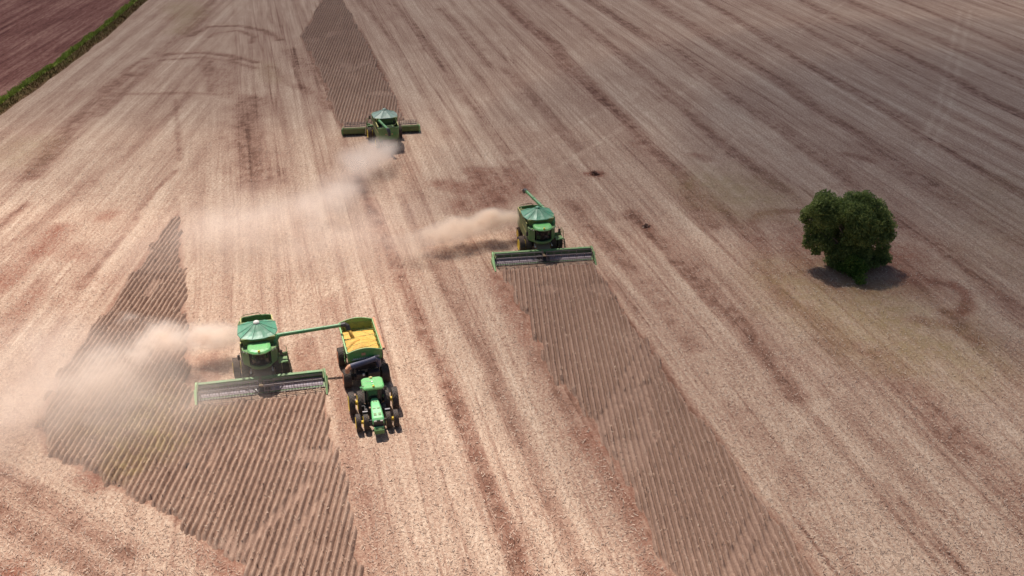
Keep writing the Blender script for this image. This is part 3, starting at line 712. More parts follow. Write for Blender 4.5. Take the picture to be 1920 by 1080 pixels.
HS = -1.1                                # how far the header sits closer to the axle than drawn
def make_combine(loc, rz, label, auger_end, spout_dir, cover_mat, tip_mat, hmat, yaw=0.0, hoff=0.0):
    root = empty("combine_harvester", loc, rz)
    tag(root, label, "combine harvester", "combine harvesters cutting the soybean field")
    # lower hull
    b = MB(); b.prism([(-6.0, 2.0), (-5.9, 2.75), (-2.7, 2.8), (.35, 3.35), (.5, 1.8), (-.4, 1.45), (-3.4, 1.25), (-5.4, 1.25)], 'x', -1.45, 1.45)
    b.remap(rear_map); b.build("body", M["green"], root, bevel=.05)
    c = MB(); c.box((0, -3.6, 1.0), (2.6, .35, .35)); c.box((0, -2.0, 1.15), (1.2, 4.6, .35)); c.box((0, 0, 1.0), (3.2, .5, .5)); c.box((0, -4.5, 1.15), (1.9, .7, .5))
    c.build("chassis", M["black"], root)
    sp = MB(); sp.box((0, -4.9, 1.2), (1.8, .55, .55), (math.radians(-20), 0, 0)); sp.box((0, -5.25, .95), (1.9, .1, .4), (math.radians(-35), 0, 0)); sp.build("straw_chopper", M["tan"], root)
    for s in (-1, 1):
        p = MB(); p.prism([(-6.25, 1.55), (-6.2, 3.35), (-5.9, 3.55), (-3.2, 3.62), (.25, 3.62), (.42, 2.0), (-.3, 1.62), (-2.6, 1.5), (-4.6, 1.5), (-5.7, 1.3)], 'x', s * 1.56, s * 1.64)
        p.remap(rear_map); sd = p.build("side_panel", M["green_dusty"], root)
        q = MB(); q.prism([(-6.1, 2.72), (-6.1, 2.84), (.2, 2.5), (.2, 2.38)], 'x', s * 1.642, s * 1.652)
        q.box((s * 1.6, -2.9, 3.64), (.10, 6.2, .05)); q.remap(rear_map); q.build("trim_stripe", M["trim"], sd)
        v = MB()
        for k in range(6): v.box((s * 1.65, -4.9 + k * .16, 3.1), (.03, .07, .42))
        v.remap(rear_map); v.build("cooling_vent", M["black"], sd)
    # rounded rear hood, open on top
    r_ = MB(); out = []; inn = []
    for k in range(13):
        a = math.pi * k / 12; ca, sa = math.cos(a), math.sin(a)
        ex = 0.35
        out.append((1.64 * (abs(ca) ** ex) * (1 if ca > 0 else -1), -6.05 - .5 * (abs(sa) ** .6)))
        inn.append((1.56 * (abs(ca) ** ex) * (1 if ca > 0 else -1), -6.0 - .42 * (abs(sa) ** .6)))
    outline = out + inn[::-1]
    r_.loft([[(x * .94, y + .2, 1.75) for x, y in outline], [(x, y, 2.5) for x, y in outline], [(x, y, 3.45 + .1 * (1 - abs(x) / 1.64)) for x, y in outline]], caps=True)
    r_.remap(rear_map); rh = r_.build("rear_hood", M["green"], root)
    rm = MB(); rm.tube([((x0 + x1) / 2, (y0 + y1) / 2, 3.50 + .1 * (1 - abs(x0) / 1.64)) for (x0, y0), (x1, y1) in zip(out, inn)], .05, 5); rm.remap(rear_map); rm.build("hood_rim", M["cart_edge"], rh)
    for s in (-1, 1):
        e = MB(); e.box((s * .5, -6.58, 2.6), (.18, .03, .12)); e.remap(rear_map); e.build("tail_light", M["orange"], rh)
    d = MB(); d.box((.35, -4.0, 3.0), (1.5, 1.5, .42), taper=(.85, .85)); d.box((-.2, -5.2, 2.86), (2.0, .7, .3)); d.remap(rear_map); d.build("engine_cover", M["green"], root, bevel=.05)
    g = MB(); g.cyl((1.15, -3.6, 2.9), (1.15, -3.6, 3.75), .12); g.cyl((.2, -5.2, 3.1), (1.0, -5.1, 3.1), .2); g.box((-.9, -4.4, 3.0), (.5, 1.6, .35))
    for k in range(4): g.box((.2, -4.6 + k * .38, 3.22), (1.1, .08, .05))
    g.remap(rear_map); g.build("engine", M["black"], root)
    rl = MB(); pts = [(1.45, -3.2, 3.6), (1.45, -3.4, 4.05), (1.4, -5.6, 4.0), (1.0, -6.3, 3.85), (-.3, -6.45, 3.85), (-.6, -6.4, 3.5)]
    rl.tube(pts, .035, 6); rl.cyl((1.4, -4.6, 3.55), (1.43, -4.6, 4.03), .03, n=6); rl.tube([(1.5, -2.9, 3.3), (1.72, -3.0, 4.15), (1.62, -3.7, 4.2), (1.5, -3.9, 3.4)], .08, 6)
    rl.remap(rear_map); rl.build("deck_rail", M["green_dusty"], root)
    # grain tank
    t = MB(); pl = [(-1.4, -2.75), (1.4, -2.75), (1.4, .3), (-1.4, .3)]
    t.loft([ring(pl, 3.2, .98, -1.2), ring(pl, 3.6, 1.0, -1.2), ring(pl, 4.12, 1.09, -1.2)], caps=True)
    t.build("grain_tank", M["green_dusty"], root)
    # faceted tent-like cover
    cv = MB(); CY = -1.2
    ev = [(1.80, CY + .45), (1.52, CY + 1.35), (.55, CY + 1.78), (-.55, CY + 1.78), (-1.52, CY + 1.35), (-1.80, CY + .45), (-1.72, CY - 1.25), (-.8, CY - 1.75), (.8, CY - 1.75), (1.72, CY - 1.25)]; nf = len(ev)
    dense = []
    for k in range(nf):
        p0 = Vector(ev[k]); p1 = Vector(ev[(k + 1) % nf])
        for j in range(4): dense.append(p0.lerp(p1, j / 4))
    rings = []
    for f_, z in ((1.0, 4.03), (1.0, 4.12), (.8, 4.27), (.55, 4.48), (.3, 4.72), (.12, 4.88)):
        rg = []
        for i, p in enumerate(dense):
            sag = -.05 * math.sin(math.pi * (i % 4) / 4) * (1 - abs(f_ - .6)); off = rnd.uniform(-.012, .012)
            rg.append((p.x * f_, CY + (p.y - CY) * f_, z + (sag + off if f_ < .99 else 0)))
        rings.append(rg)
    cv.loft(rings, caps=True); co = cv.build("tank_cover", cover_mat, root)
    sm = MB()
    for k in range(nf):
        x0, y0 = ev[k]
        sm.tube([(x0, y0, 4.15), (x0 * .55, CY + (y0 - CY) * .55, 4.49), (x0 * .12, CY + (y0 - CY) * .12, 4.89)], .016, 4)
    sm.build("seam", cover_mat, co)
    cp = MB(); cp.lathe_z([(4.84, .30), (4.92, .29), (5.0, .22), (5.06, .1)], (0, CY, 0), 14); cp.build("cover_cap", tip_mat, co, smooth=False)
    # cab
    plan = [(-.95, .38), (-.98, 1.1), (-.82, 1.62), (-.42, 1.98), (0, 2.08), (.42, 1.98), (.82, 1.62), (.98, 1.1), (.95, .38)]
    gl = MB(); gl.loft([[(x * .93, .38 + (y - .38) * .84, 1.92) for x, y in plan], [(x, .38 + (y - .38) * .95, 2.7) for x, y in plan], [(x * .96, y * .98, 3.42) for x, y in plan]])
    cab = gl.build("cab", M["glass"], root)
    for x, y in ((-.82, 1.62), (.82, 1.62), (-.98, 1.1), (.98, 1.1)):
        po = MB(); po.tube([(x * .95, y * .9, 1.92), (x * 1.02, y * .98, 2.7), (x * .97, y * .98, 3.42)], .035, 6)
        po.build("window_post", M["black"], cab)
    for s in (-1, 1):
        w = MB(); w.prism([(s * .97, 1.5), (s * 1.5, .95), (s * 1.58, .35), (s * 1.3, .35), (s * .97, 1.0)], 'z', 1.85, 3.3)
        w.build("corner_panel", M["green"], root, bevel=.03)
    rf = MB(); rp = [(-1.02, .35), (-1.06, 1.35), (-.9, 1.9), (-.45, 2.2), (0, 2.28), (.45, 2.2), (.9, 1.9), (1.06, 1.35), (1.02, .35)]
    rf.loft([[(x, y, 3.43) for x, y in rp], [(x, y, 3.52) for x, y in rp], [(x * .93, .35 + (y - .35) * .93 + .02, 3.62) for x, y in rp], [(x * .72, .45 + (y - .35) * .72, 3.68) for x, y in rp]])
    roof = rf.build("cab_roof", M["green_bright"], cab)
    vi = MB(); vi.tube([(-1.5, 1.15, 3.42), (-1.06, 1.7, 3.46), (-.5, 2.2, 3.46), (0, 2.3, 3.46), (.5, 2.2, 3.46), (1.06, 1.7, 3.46), (1.5, 1.15, 3.42)], .06, 6)
    vi.build("light_bar", M["green"], roof)
    be = MB(); be.lathe_z([(3.55, .11), (3.72, .12), (3.8, .06)], (0.05, 2.1, 0), 10); be.build("beacon", M["beacon"], roof, smooth=True)
    for s in (-1, 1):
        for k in range(2):
            la = MB(); la.box((s * (1.15 + .22 * k), 1.62 - .25 * k, 3.38), (.13, .1, .1)); la.build("work_light", M["white"], roof)
        mi = MB(); mi.tube([(s * 1.4, 1.25, 3.4), (s * 1.75, 1.5, 3.4), (s * 1.85, 1.5, 3.2)], .025, 5); mi.box((s * 1.87, 1.5, 2.95), (.24, .07, .5)); mi.build("mirror", M["black"], cab)
    si = MB(); sp_ = [(-1.5, .9), (-1.05, 1.5), (-.9, 1.85), (-.45, 2.18), (0, 2.26), (.45, 2.18), (.9, 1.85), (1.05, 1.5), (1.5, .9), (1.5, .3), (-1.5, .3)]
    si.loft([[(x * .9, y * .86, 1.68) for x, y in sp_], [(x, y * .9, 1.84) for x, y in sp_], [(x, y * .9, 2.0) for x, y in sp_]]); si.build("cab_sill", M["green"], root)
    for s in (-1, 1):
        lt_ = MB(); lt_.lathe_z([(1.3, .08), (1.40, .09), (1.44, .03)], (s * .98, 1.75, 0), 8); lt_.cyl((s * .95, 1.3, 1.5), (s * .98, 1.75, 1.34), .03, n=5); lt_.build("marker_lamp", M["white"], root)
    # landing, rails and ladder on the driver's left
    pf = MB(); pf.box((-2.0, .85, 1.85), (.85, 1.3, .06)); pf.box((-2.0, .2, 2.0), (.8, .1, .35)); pf.box((-2.15, 1.5, 1.95), (.5, .2, .14)); pf.build("landing", M["green"], root)
    ra = MB()
    for y in (.3, 1.4): ra.cyl((-2.4, y, 1.85), (-2.4, y, 2.85), .03, n=6)
    ra.tube([(-2.4, .3, 2.85), (-2.4, 1.4, 2.85), (-1.7, 1.5, 2.85), (-1.65, 1.5, 1.9)], .03, 6); ra.cyl((-2.4, .3, 2.4), (-2.4, 1.4, 2.4), .025, n=6); ra.build("handrail", M["green_dusty"], root)
    ld = MB()
    for y in (1.05, 1.5): ld.cyl((-2.68, y, .45), (-2.5, y, 1.95), .035, n=6)
    for k in range(5): ld.box((-2.66 + .035 * k, 1.28, .55 + .3 * k), (.2, .42, .04))
    ld.build("ladder", M["tan"], root)
    fd = MB(); fd.loft([[(-.72, .4, 1.1), (.72, .4, 1.1), (.72, .4, 1.75), (-.72, .4, 1.75)], [(-.8, 2.15, .4), (.8, 2.15, .4), (.8, 2.15, 1.02), (-.8, 2.15, 1.02)]])
    fd.cyl((-.9, .9, 1.2), (-.75, .9, 1.2), .3, n=14); fd.cyl((.75, .9, 1.2), (.9, .9, 1.2), .3, n=14)
    fd.tube([(.6, 1.2, 1.6), (.62, 1.7, 1.3), (.5, 2.2, 1.15)], .03, 5); fd.tube([(-.85, .7, .8), (-.85, 2.0, .5)], .07, 6); fd.build("feeder_house", M["tan"], root, bevel=.02)
    for s in (-1, 1):
        wheel(root, s * 2.2, 0, 1.0, .62, M["yellow"], M["rubber"], s)
        wheel(root, s * 1.48, 0, 1.0, .62, M["yellow"], M["rubber"], s)
        wheel(root, s * 1.55, -3.6, .76, .5, M["yellow"], M["rubber"], s, lugs=16)
    # ---- header
    HW = 5.62
    hd = MB(); hd.prism([(3.25, .30), (3.2, .55), (3.22, 1.05), (3.35, 1.2), (3.62, 1.16), (3.68, 1.02), (3.42, .95), (3.38, .40)], 'x', -HW, HW)
    hd.prism([(3.38, .40), (3.38, .46), (4.55, .13), (4.55, .07)], 'x', -HW, HW)
    for x in (-4.2, -2.6, 2.6, 4.2): hd.box((x, 3.15, .7), (.1, .12, .8))
    header = hd.build("header", hmat, root); header.rotation_euler = (0, 0, -yaw); header.location = (hoff + 2.2 * math.sin(-yaw) * 0, HS, 0)
    for s in (-1, 1):
        bl = MB(); bl.prism([(3.45, .475), (3.45, .50), (4.42, .20), (4.42, .18)], 'x', s * .75, s * (HW - .15))
        k = .8
        while k < HW - .3:
            bl.add([(s * k, 3.46, .50), (s * (k + .03), 3.46, .50), (s * (k + .03), 4.4, .20), (s * k, 4.4, .20), (s * k, 3.46, .525), (s * (k + .03), 3.46, .525), (s * (k + .03), 4.4, .225), (s * k, 4.4, .225)],
                   [(0, 1, 5, 4), (1, 2, 6, 5), (2, 3, 7, 6), (3, 0, 4, 7), (4, 5, 6, 7)]); k += .3
        bl.build("draper_belt", M["belt"], header)
        en = MB(); en.prism([(3.1, .12), (3.1, 1.05), (3.25, 1.22), (3.8, 1.15), (4.6, .72), (5.35, .30), (5.9, .06), (5.0, .04)], 'x', s * HW, s * (HW + .16))
        en.loft([[(s * (HW - .02), 3.9, .1), (s * (HW + .3), 3.9, .1), (s * (HW + .3), 3.9, .8), (s * (HW - .02), 3.9, .95)], [(s * (HW + .06), 5.9, .03), (s * (HW + .14), 5.9, .03), (s * (HW + .14), 5.9, .1), (s * (HW + .06), 5.9, .1)]])
        en.build("end_divider", M["cart_edge"] if s > 0 else M["green"], header, bevel=.02)
        # reel half
        R, cyy, czz = .54, 4.72, 1.0; x0, x1 = s * .22, s * (HW - .2)
        re = MB(); re.cyl((x0, cyy, czz), (x1, cyy, czz), .07, n=8)
        nb = 6
        for i in range(nb):
            a = math.tau * i / nb + .35; yy, zz = cyy + R * math.cos(a), czz + R * math.sin(a)
            re.cyl((x0, yy, zz), (x1, yy, zz), .024, n=5)
        k = .3
        while k < HW - .2:
            for i in range(nb):
                a = math.tau * i / nb + .35; yy, zz = cyy + R * math.cos(a), czz + R * math.sin(a)
                re.box((s * k, yy + .03, zz - .15), (.03, .03, .34), (math.radians(12), 0, 0))
            k += .26
        for x in np.linspace(.25, HW - .22, 7):
            for i in range(nb):
                a = math.tau * i / nb + .35
                re.add([(s * x - .015, cyy - .04 * math.sin(a), czz + .04 * math.cos(a)), (s * x - .015, cyy + .04 * math.sin(a), czz - .04 * math.cos(a)), (s * x - .015, cyy + R * math.cos(a), czz + R * math.sin(a)),
                        (s * x + .015, cyy - .04 * math.sin(a), czz + .04 * math.cos(a)), (s * x + .015, cyy + .04 * math.sin(a), czz - .04 * math.cos(a)), (s * x + .015, cyy + R * math.cos(a), czz + R * math.sin(a))],
                       [(0, 1, 2), (3, 5, 4), (0, 2, 5, 3), (1, 4, 5, 2)])
        re.build("reel", M["reel"], header)
        ar = MB(); ar.prism([(3.3, 1.12), (3.3, 1.3), (4.75, 1.14), (4.8, .98)], 'x', s * (HW - .12), s * (HW - .04)); ar.build("reel_arm", M["green_dusty"], header)
    ar = MB(); ar.prism([(3.4, 1.08), (3.4, 1.2), (4.7, 1.08), (4.7, .98)], 'x', -.04, .04); ar.cyl((-.2, 4.72, 1.0), (.2, 4.72, 1.0), .1, n=10)
    ar.cyl((.12, 3.4, 1.16), (.12, 4.6, 1.06), .035, n=6); ar.build("reel_arm", M["tan"], header)
    cf = MB(); cf.prism([(3.42, .48), (3.42, .54), (4.5, .22), (4.5, .17)], 'x', -.72, .72); cf.cyl((-.7, 3.75, .62), (.7, 3.75, .62), .17, n=12); cf.build("feed_drum", M["black"], header)
    ct = MB(); ct.box((0, 4.57, .1), (HW * 2, .08, .05))
    k = -HW + .05
    while k < HW: ct.prism([(k, 4.58), (k + .05, 4.58), (k + .025, 4.70)], 'z', .08, .12); k += .1524
    ct.build("cutter_bar", M["steel"], header)
    # ---- unloading auger
    a0 = Vector((-1.5, .15, 3.55)); a1 = Vector((-1.62, .05, 3.95)); e1 = Vector(auger_end); dr = (e1 - a1).normalized()
    au = MB(); au.tube([a0 + Vector((0, 0, -.6)), a0, a1 + dr * .2, a1 + dr * .5, e1], [.26, .25, .22, .18, .175], 14)
    for f_ in (.12, .42, .72, .97):
        p = a1.lerp(e1, f_); au.cyl(p - dr * .035, p + dr * .035, .215, n=14)
    aug = au.build("unloading_auger", M["auger"], root, smooth=False)
    sd = Vector(spout_dir)
    spt = MB(); spt.tube([e1 - dr * .08, e1 + dr * .25, e1 + dr * .45 + sd * .25, e1 + dr * .5 + sd * .8], [.22, .25, .24, .2], 12); spt.build("auger_spout", M["black"], aug)
    return root, e1 + dr * .5 + sd * .8

def place(px0, py0, px1, py1, deg, away=False, yaw=0.0, hoff=0.0):
    a = P(px0, py0, 1.15); b = P(px1, py1, 1.15); mid = (a + b) / 2
    if not away:
        rz = math.radians(180 + deg)
    else:
        rz = math.radians(deg)
    rz += math.radians(yaw); off = Matrix.Rotation(-math.radians(yaw), 3, 'Z') @ Vector((0, 3.4, 0)) + Vector((hoff, HS, 0))
    o = mid - Matrix.Rotation(rz, 3, 'Z') @ off
    return Vector((o.x, o.y, 0)), rz
def to_local(p, loc, rz):
    return Matrix.Rotation(-rz, 3, 'Z') @ (Vector(p) - loc)

l1, r1 = place(368, 720, 607.6, 693, 12.2, yaw=2.5)
end1 = to_local(P(641, 609.5, 4.35), l1, r1)
tip_dir = to_local(l1 + Vector((.18, -.35, -.6)), l1, r1)
c1, spout_local = make_combine(l1, r1, "nearest green harvester, its long auger swung out over the yellow grain in the cart", end1, tip_dir, M["cover"], M["white"], M["green"], math.radians(2.5))
spout_world = Matrix.Rotation(r1, 3, 'Z') @ spout_local + l1
l2, r2 = place(927.5, 474, 1105.8, 463, 8.3, yaw=4.5)
make_combine(l2, r2, "green harvester in the middle distance facing the camera, its auger folded back over its rear", (.05, -6.7, 4.75), (0, -.1, -.5), M["cover"], M["cover"], M["green"], math.radians(4.5))
l3, r3 = place(638.3, 241.5, 789.5, 234, 8.3, away=True, yaw=5.5, hoff=-.55)
make_combine(l3, r3, "farthest green harvester driving away from the camera, seen from behind with a grey-green tank cover", (-.30, -6.7, 3.7), (.03, -.12, -1.0), M["cover_far"], M["cover_far"], M["green_dusty"], math.radians(5.5), -.55)

# ------------------------------------------------------------------ grain cart
def make_cart(loc, rz):
    root = empty("grain_cart", loc, rz)
    tag(root, "green grain cart full of yellow grain with an orange rolled tarp, hitched behind the tractor", "grain cart")
    w0, w1 = 1.0, 1.56; l0, l1 = 1.9, 2.95
    def shell(wi, li, z): return [(-wi, -li, z), (wi, -li, z), (wi, li, z), (-wi, li, z)]
    o = MB(); o.loft([shell(w0, l0, 1.35), shell(w1, l1, 2.75), shell(w1, l1, 3.5)], caps=False)
    o.add(shell(w0, l0, 1.35), [(0, 1, 2, 3)])
    b = o.build("bin", [M["cart"]], root); sol = b.modifiers.new("wall", 'SOLIDIFY'); sol.thickness = .05; sol.offset = -1
    i_ = MB(); i_.loft([shell(w0 - .04, l0 - .04, 1.42), shell(w1 - .07, l1 - .07, 2.76), shell(w1 - .07, l1 - .07, 3.48)], caps=False)
    for k in range(6):
        z = 2.8 + .12 * k; i_.box((0, -l1 + .1, z), (2 * w1 - .2, .04, .03))
    for s in (-1, 1):
        for k in range(7): i_.box((s * (w1 - .11), -l1 + .5 + k * .82, 3.12), (.06, .08, .7))
    i_.build("inner_lining", M["cart_in"], b)
    for s in (-1, 1):                         # arched end boards
        e = MB(); pr = [(-w1 + .02, 3.45)] + [(x, 3.50 + .34 * math.cos(x / w1 * math.pi / 2)) for x in np.linspace(-w1 + .02, w1 - .02, 13)] + [(w1 - .02, 3.45)]
        e.prism([(p, q) for p, q in pr], 'y', s * l1 - (.06 if s > 0 else 0), s * l1 + (0 if s > 0 else .06)); bd = e.build("end_board", M["cart"], b)
        r = MB(); r.tube([(x, s * (l1 + .0), 3.53 + .34 * math.cos(x / w1 * math.pi / 2)) for x in np.linspace(-w1, w1, 13)], .06, 6); r.build("top_rail", M["cart_edge"], bd)
    for s in (-1, 1):
        r = MB(); r.box((s * (w1 + .03), 0, 3.52), (.13, 2 * l1, .08)); r.build("side_rail", M["cart_edge"], b)
    t = MB(); 
    t.tube([(-w1 - .16, -l1 - .05, 3.60), (-w1 - .17, 0, 3.58), (-w1 - .16, l1 + .05, 3.60)], .13, 10); tp = t.build("rolled_tarp", M["orange"], root)
    q = MB(); q.cyl((-w1 - .16, l1 + .05, 3.6), (-w1 - .16, l1 + .22, 3.6), .05); q.cyl((-w1 - .16, -l1 - .05, 3.6), (-w1 - .16, -l1 - .2, 3.6), .05); q.build("roller_end", M["black"], tp)
    br = MB()
    for y, y2 in ((-1.5, -.9), (-.4, .2), (.9, 1.4)):
        br.tube([(-w1 + .08, y, 3.3), (0, (y + y2) / 2, 3.45), (w1 - .08, y2, 3.3)], .02, 5)
    br.tube([(-.2, -1.2, 3.4), (-w1 + .1, .1, 3.35)], .02, 5); br.tube([(.2, 2.2, 3.38), (-w1 + .1, 1.3, 3.35)], .02, 5); br.build("cross_brace", M["cart_in"], b)
    # front: plate, strips
    pl = MB(); pl.box((.12, l1 + .012, 3.3), (.36, .02, .26)); pl.build("warning_plate", M["orange"], b)
    tx = MB()
    for k in range(12): tx.box((1.0 - k * .155, l1 + .012, 2.9), (.09 if k % 4 else .12, .02, .10))
    tx.build("lettering", M["white"], b)
    t2 = MB(); t2.box((-1.05, l1 + .012, 2.93), (.5, .02, .16)); t2.box((.62, l1 + .012, 2.82), (1.2, .015, .05)); t2.build("front_decal", M["white"], b)
    # chassis
    c = MB(); 
    for s in (-1, 1): c.box((s * .75, .3, 1.15), (.18, 6.4, .28)); 
    c.box((0, 2.75, .95), (3.0, .4, .4)); c.box((0, -1.25, .95), (3.0, .4, .4)); c.box((0, 3.3, 1.2), (2.3, .5, .35)); c.box((0, -3.0, 1.2), (1.7, .2, .3))
    for s in (-1, 1):
        c.box((s * 1.15, 2.95, 2.0), (.12, .12, 1.5), (math.radians(-18), 0, 0)); c.box((s * .5, 3.15, 1.9), (.1, .1, 1.4), (math.radians(-25), 0, 0))
    c.tube([(-.75, 3.4, 1.1), (0, 4.75, .8)], .09, 6); c.tube([(.75, 3.4, 1.1), (0, 4.75, .8)], .09, 6); c.cyl((0, 4.6, .8), (0, 5.2, .75), .08, n=8)
    c.build("chassis", M["black"], root)
    sm = MB(); sm.box((-.6, 3.6, 1.55), (1.0, .7, .6)); sm.box((.55, 3.5, 1.5), (.8, .6, .5)); sm.box((0.05, 3.1, 2.2), (1.9, .35, .7), (math.radians(-20), 0, 0)); sm.build("sump", M["black"], root, bevel=.03)
    g = MB(); g.box((.35, 3.95, 1.75), (.16, .1, .22)); g.build("gauge", M["white"], root)
    # folded auger across the front
    A = Vector((1.40, 3.5, 2.5)); B = Vector((-.85, 3.35, 2.9))
    au = MB(); au.tube([A, B, B + Vector((-.25, -.15, -.25)), B + Vector((-.32, -.2, -.9))], [.27, .26, .25, .24], 14)
    for f_ in (.08, .15, .22): p = A.lerp(B, f_); d = (B - A).normalized(); au.cyl(p - d * .02, p + d * .02, .25, n=14)
    ag = au.build("folding_auger", M["darkpipe"], root)
    sp = MB(); d = (A - B).normalized(); sp.tube([A, A + d * .12, A + d * .32 + Vector((0, .08, -.12)), A + d * .38 + Vector((0, .12, -.45))], [.25, .25, .24, .2], 12); sp.build("auger_spout", M["orange"], ag)
    ld = MB()
    for y in (1.0, 1.35): ld.tube([(w1 + .1, y, 1.6), (w1 + .12, y, 3.5)], .025, 5)
    for k in range(5): ld.cyl((w1 + .11, 1.0, 1.8 + .36 * k), (w1 + .11, 1.35, 1.8 + .36 * k), .02, n=5)
    ld.build("ladder", M["cart_edge"], root)
    for s in (-1, 1):
        for y in (-1.25, 2.75): wheel(root, s * 1.72, y, .88, .72, M["orange_rim"], M["rubber_clean"], s, lugs=26)
    return root
CA = P(636.5, 607, 3.5); CB = P(696, 596, 3.5); CC = P(718, 655, 3.5); CD = P(650, 667, 3.5)
cart_c = (CA + CB + CC + CD) / 4; cdir = ((CC + CD) - (CA + CB)).normalized(); cart_rz = math.atan2(-cdir.x, cdir.y)
cart_loc = Vector((cart_c.x, cart_c.y, 0))
make_cart(cart_loc, cart_rz)

def grain_material():
    m, nt, N, L, b = newmat("yellow_grain")
    tc = N.new("ShaderNodeTexCoord"); f = noise(N, L, tc.outputs["Object"], 9, 4, .7)
    cr = N.new("ShaderNodeValToRGB"); L.new(f, cr.inputs[0]); e = cr.color_ramp.elements
    e[0].position = .3; e[0].color = (.52, .27, .05, 1); e[1].position = .7; e[1].color = (.84, .48, .09, 1)
    L.new(cr.outputs[0], b.inputs["Base Color"]); b.inputs["Roughness"].default_value = .7
    bp = N.new("ShaderNodeBump"); bp.inputs["Distance"].default_value = .05; L.new(f, bp.inputs["Height"]); L.new(bp.outputs[0], b.inputs["Normal"])
    return m
GM = grain_material()
def make_grain():
    us = np.linspace(-1.47, 1.47, 50); vs = np.linspace(-2.85, 2.85, 90); u, v = np.meshgrid(us, vs, indexing='ij')
    sl_ = to_local(spout_world, cart_loc, cart_rz)
    sl_.x = max(-1, min(1.1, sl_.x)); sl_.y = max(-2.2, min(2, sl_.y))
    d = np.hypot(u - sl_.x * .5, v - (sl_.y + 1.0))
    z = 2.86 + .42 * np.exp(-(d / 1.3) ** 2) + .06 * np.sin(v * 2.1 + u) + .10 * (fbm(u * 2 + 9, v * 2 + 9, 600, 3) - .5) - .22 * sstep(1.2, 1.5, np.abs(u)) * 0 
    z -= .18 * sstep(-1.4, -2.7, v)
    z -= .12 * np.exp(-((v - u * .8 - .2) / .12) ** 2) * (u > 0)
    o = gridmesh("grain", u, v, z, GM); o.location = (cart_loc.x, cart_loc.y, 0); o.rotation_euler = (0, 0, cart_rz)
    tag(o, "heap of yellow soybeans filling the green cart", kind="stuff")
    a = Vector(spout_world); gx = a + Vector((.55, -.5, -1.25))
    mb = MB(); pts = []; rs = []
    for k in range(9):
        t = k / 8; pts.append(a + Vector((.55 * t, -.5 * t, -.25 * t - 1.1 * t * t)) + Vector((rnd.uniform(-.02, .02), rnd.uniform(-.02, .02), 0))); rs.append(.13 + .09 * t)
    mb.tube(pts, rs, 10); s = mb.build("falling_grain", GM, smooth=True)
    tag(s, "stream of yellow grain pouring from the black auger spout", kind="stuff")
make_grain()

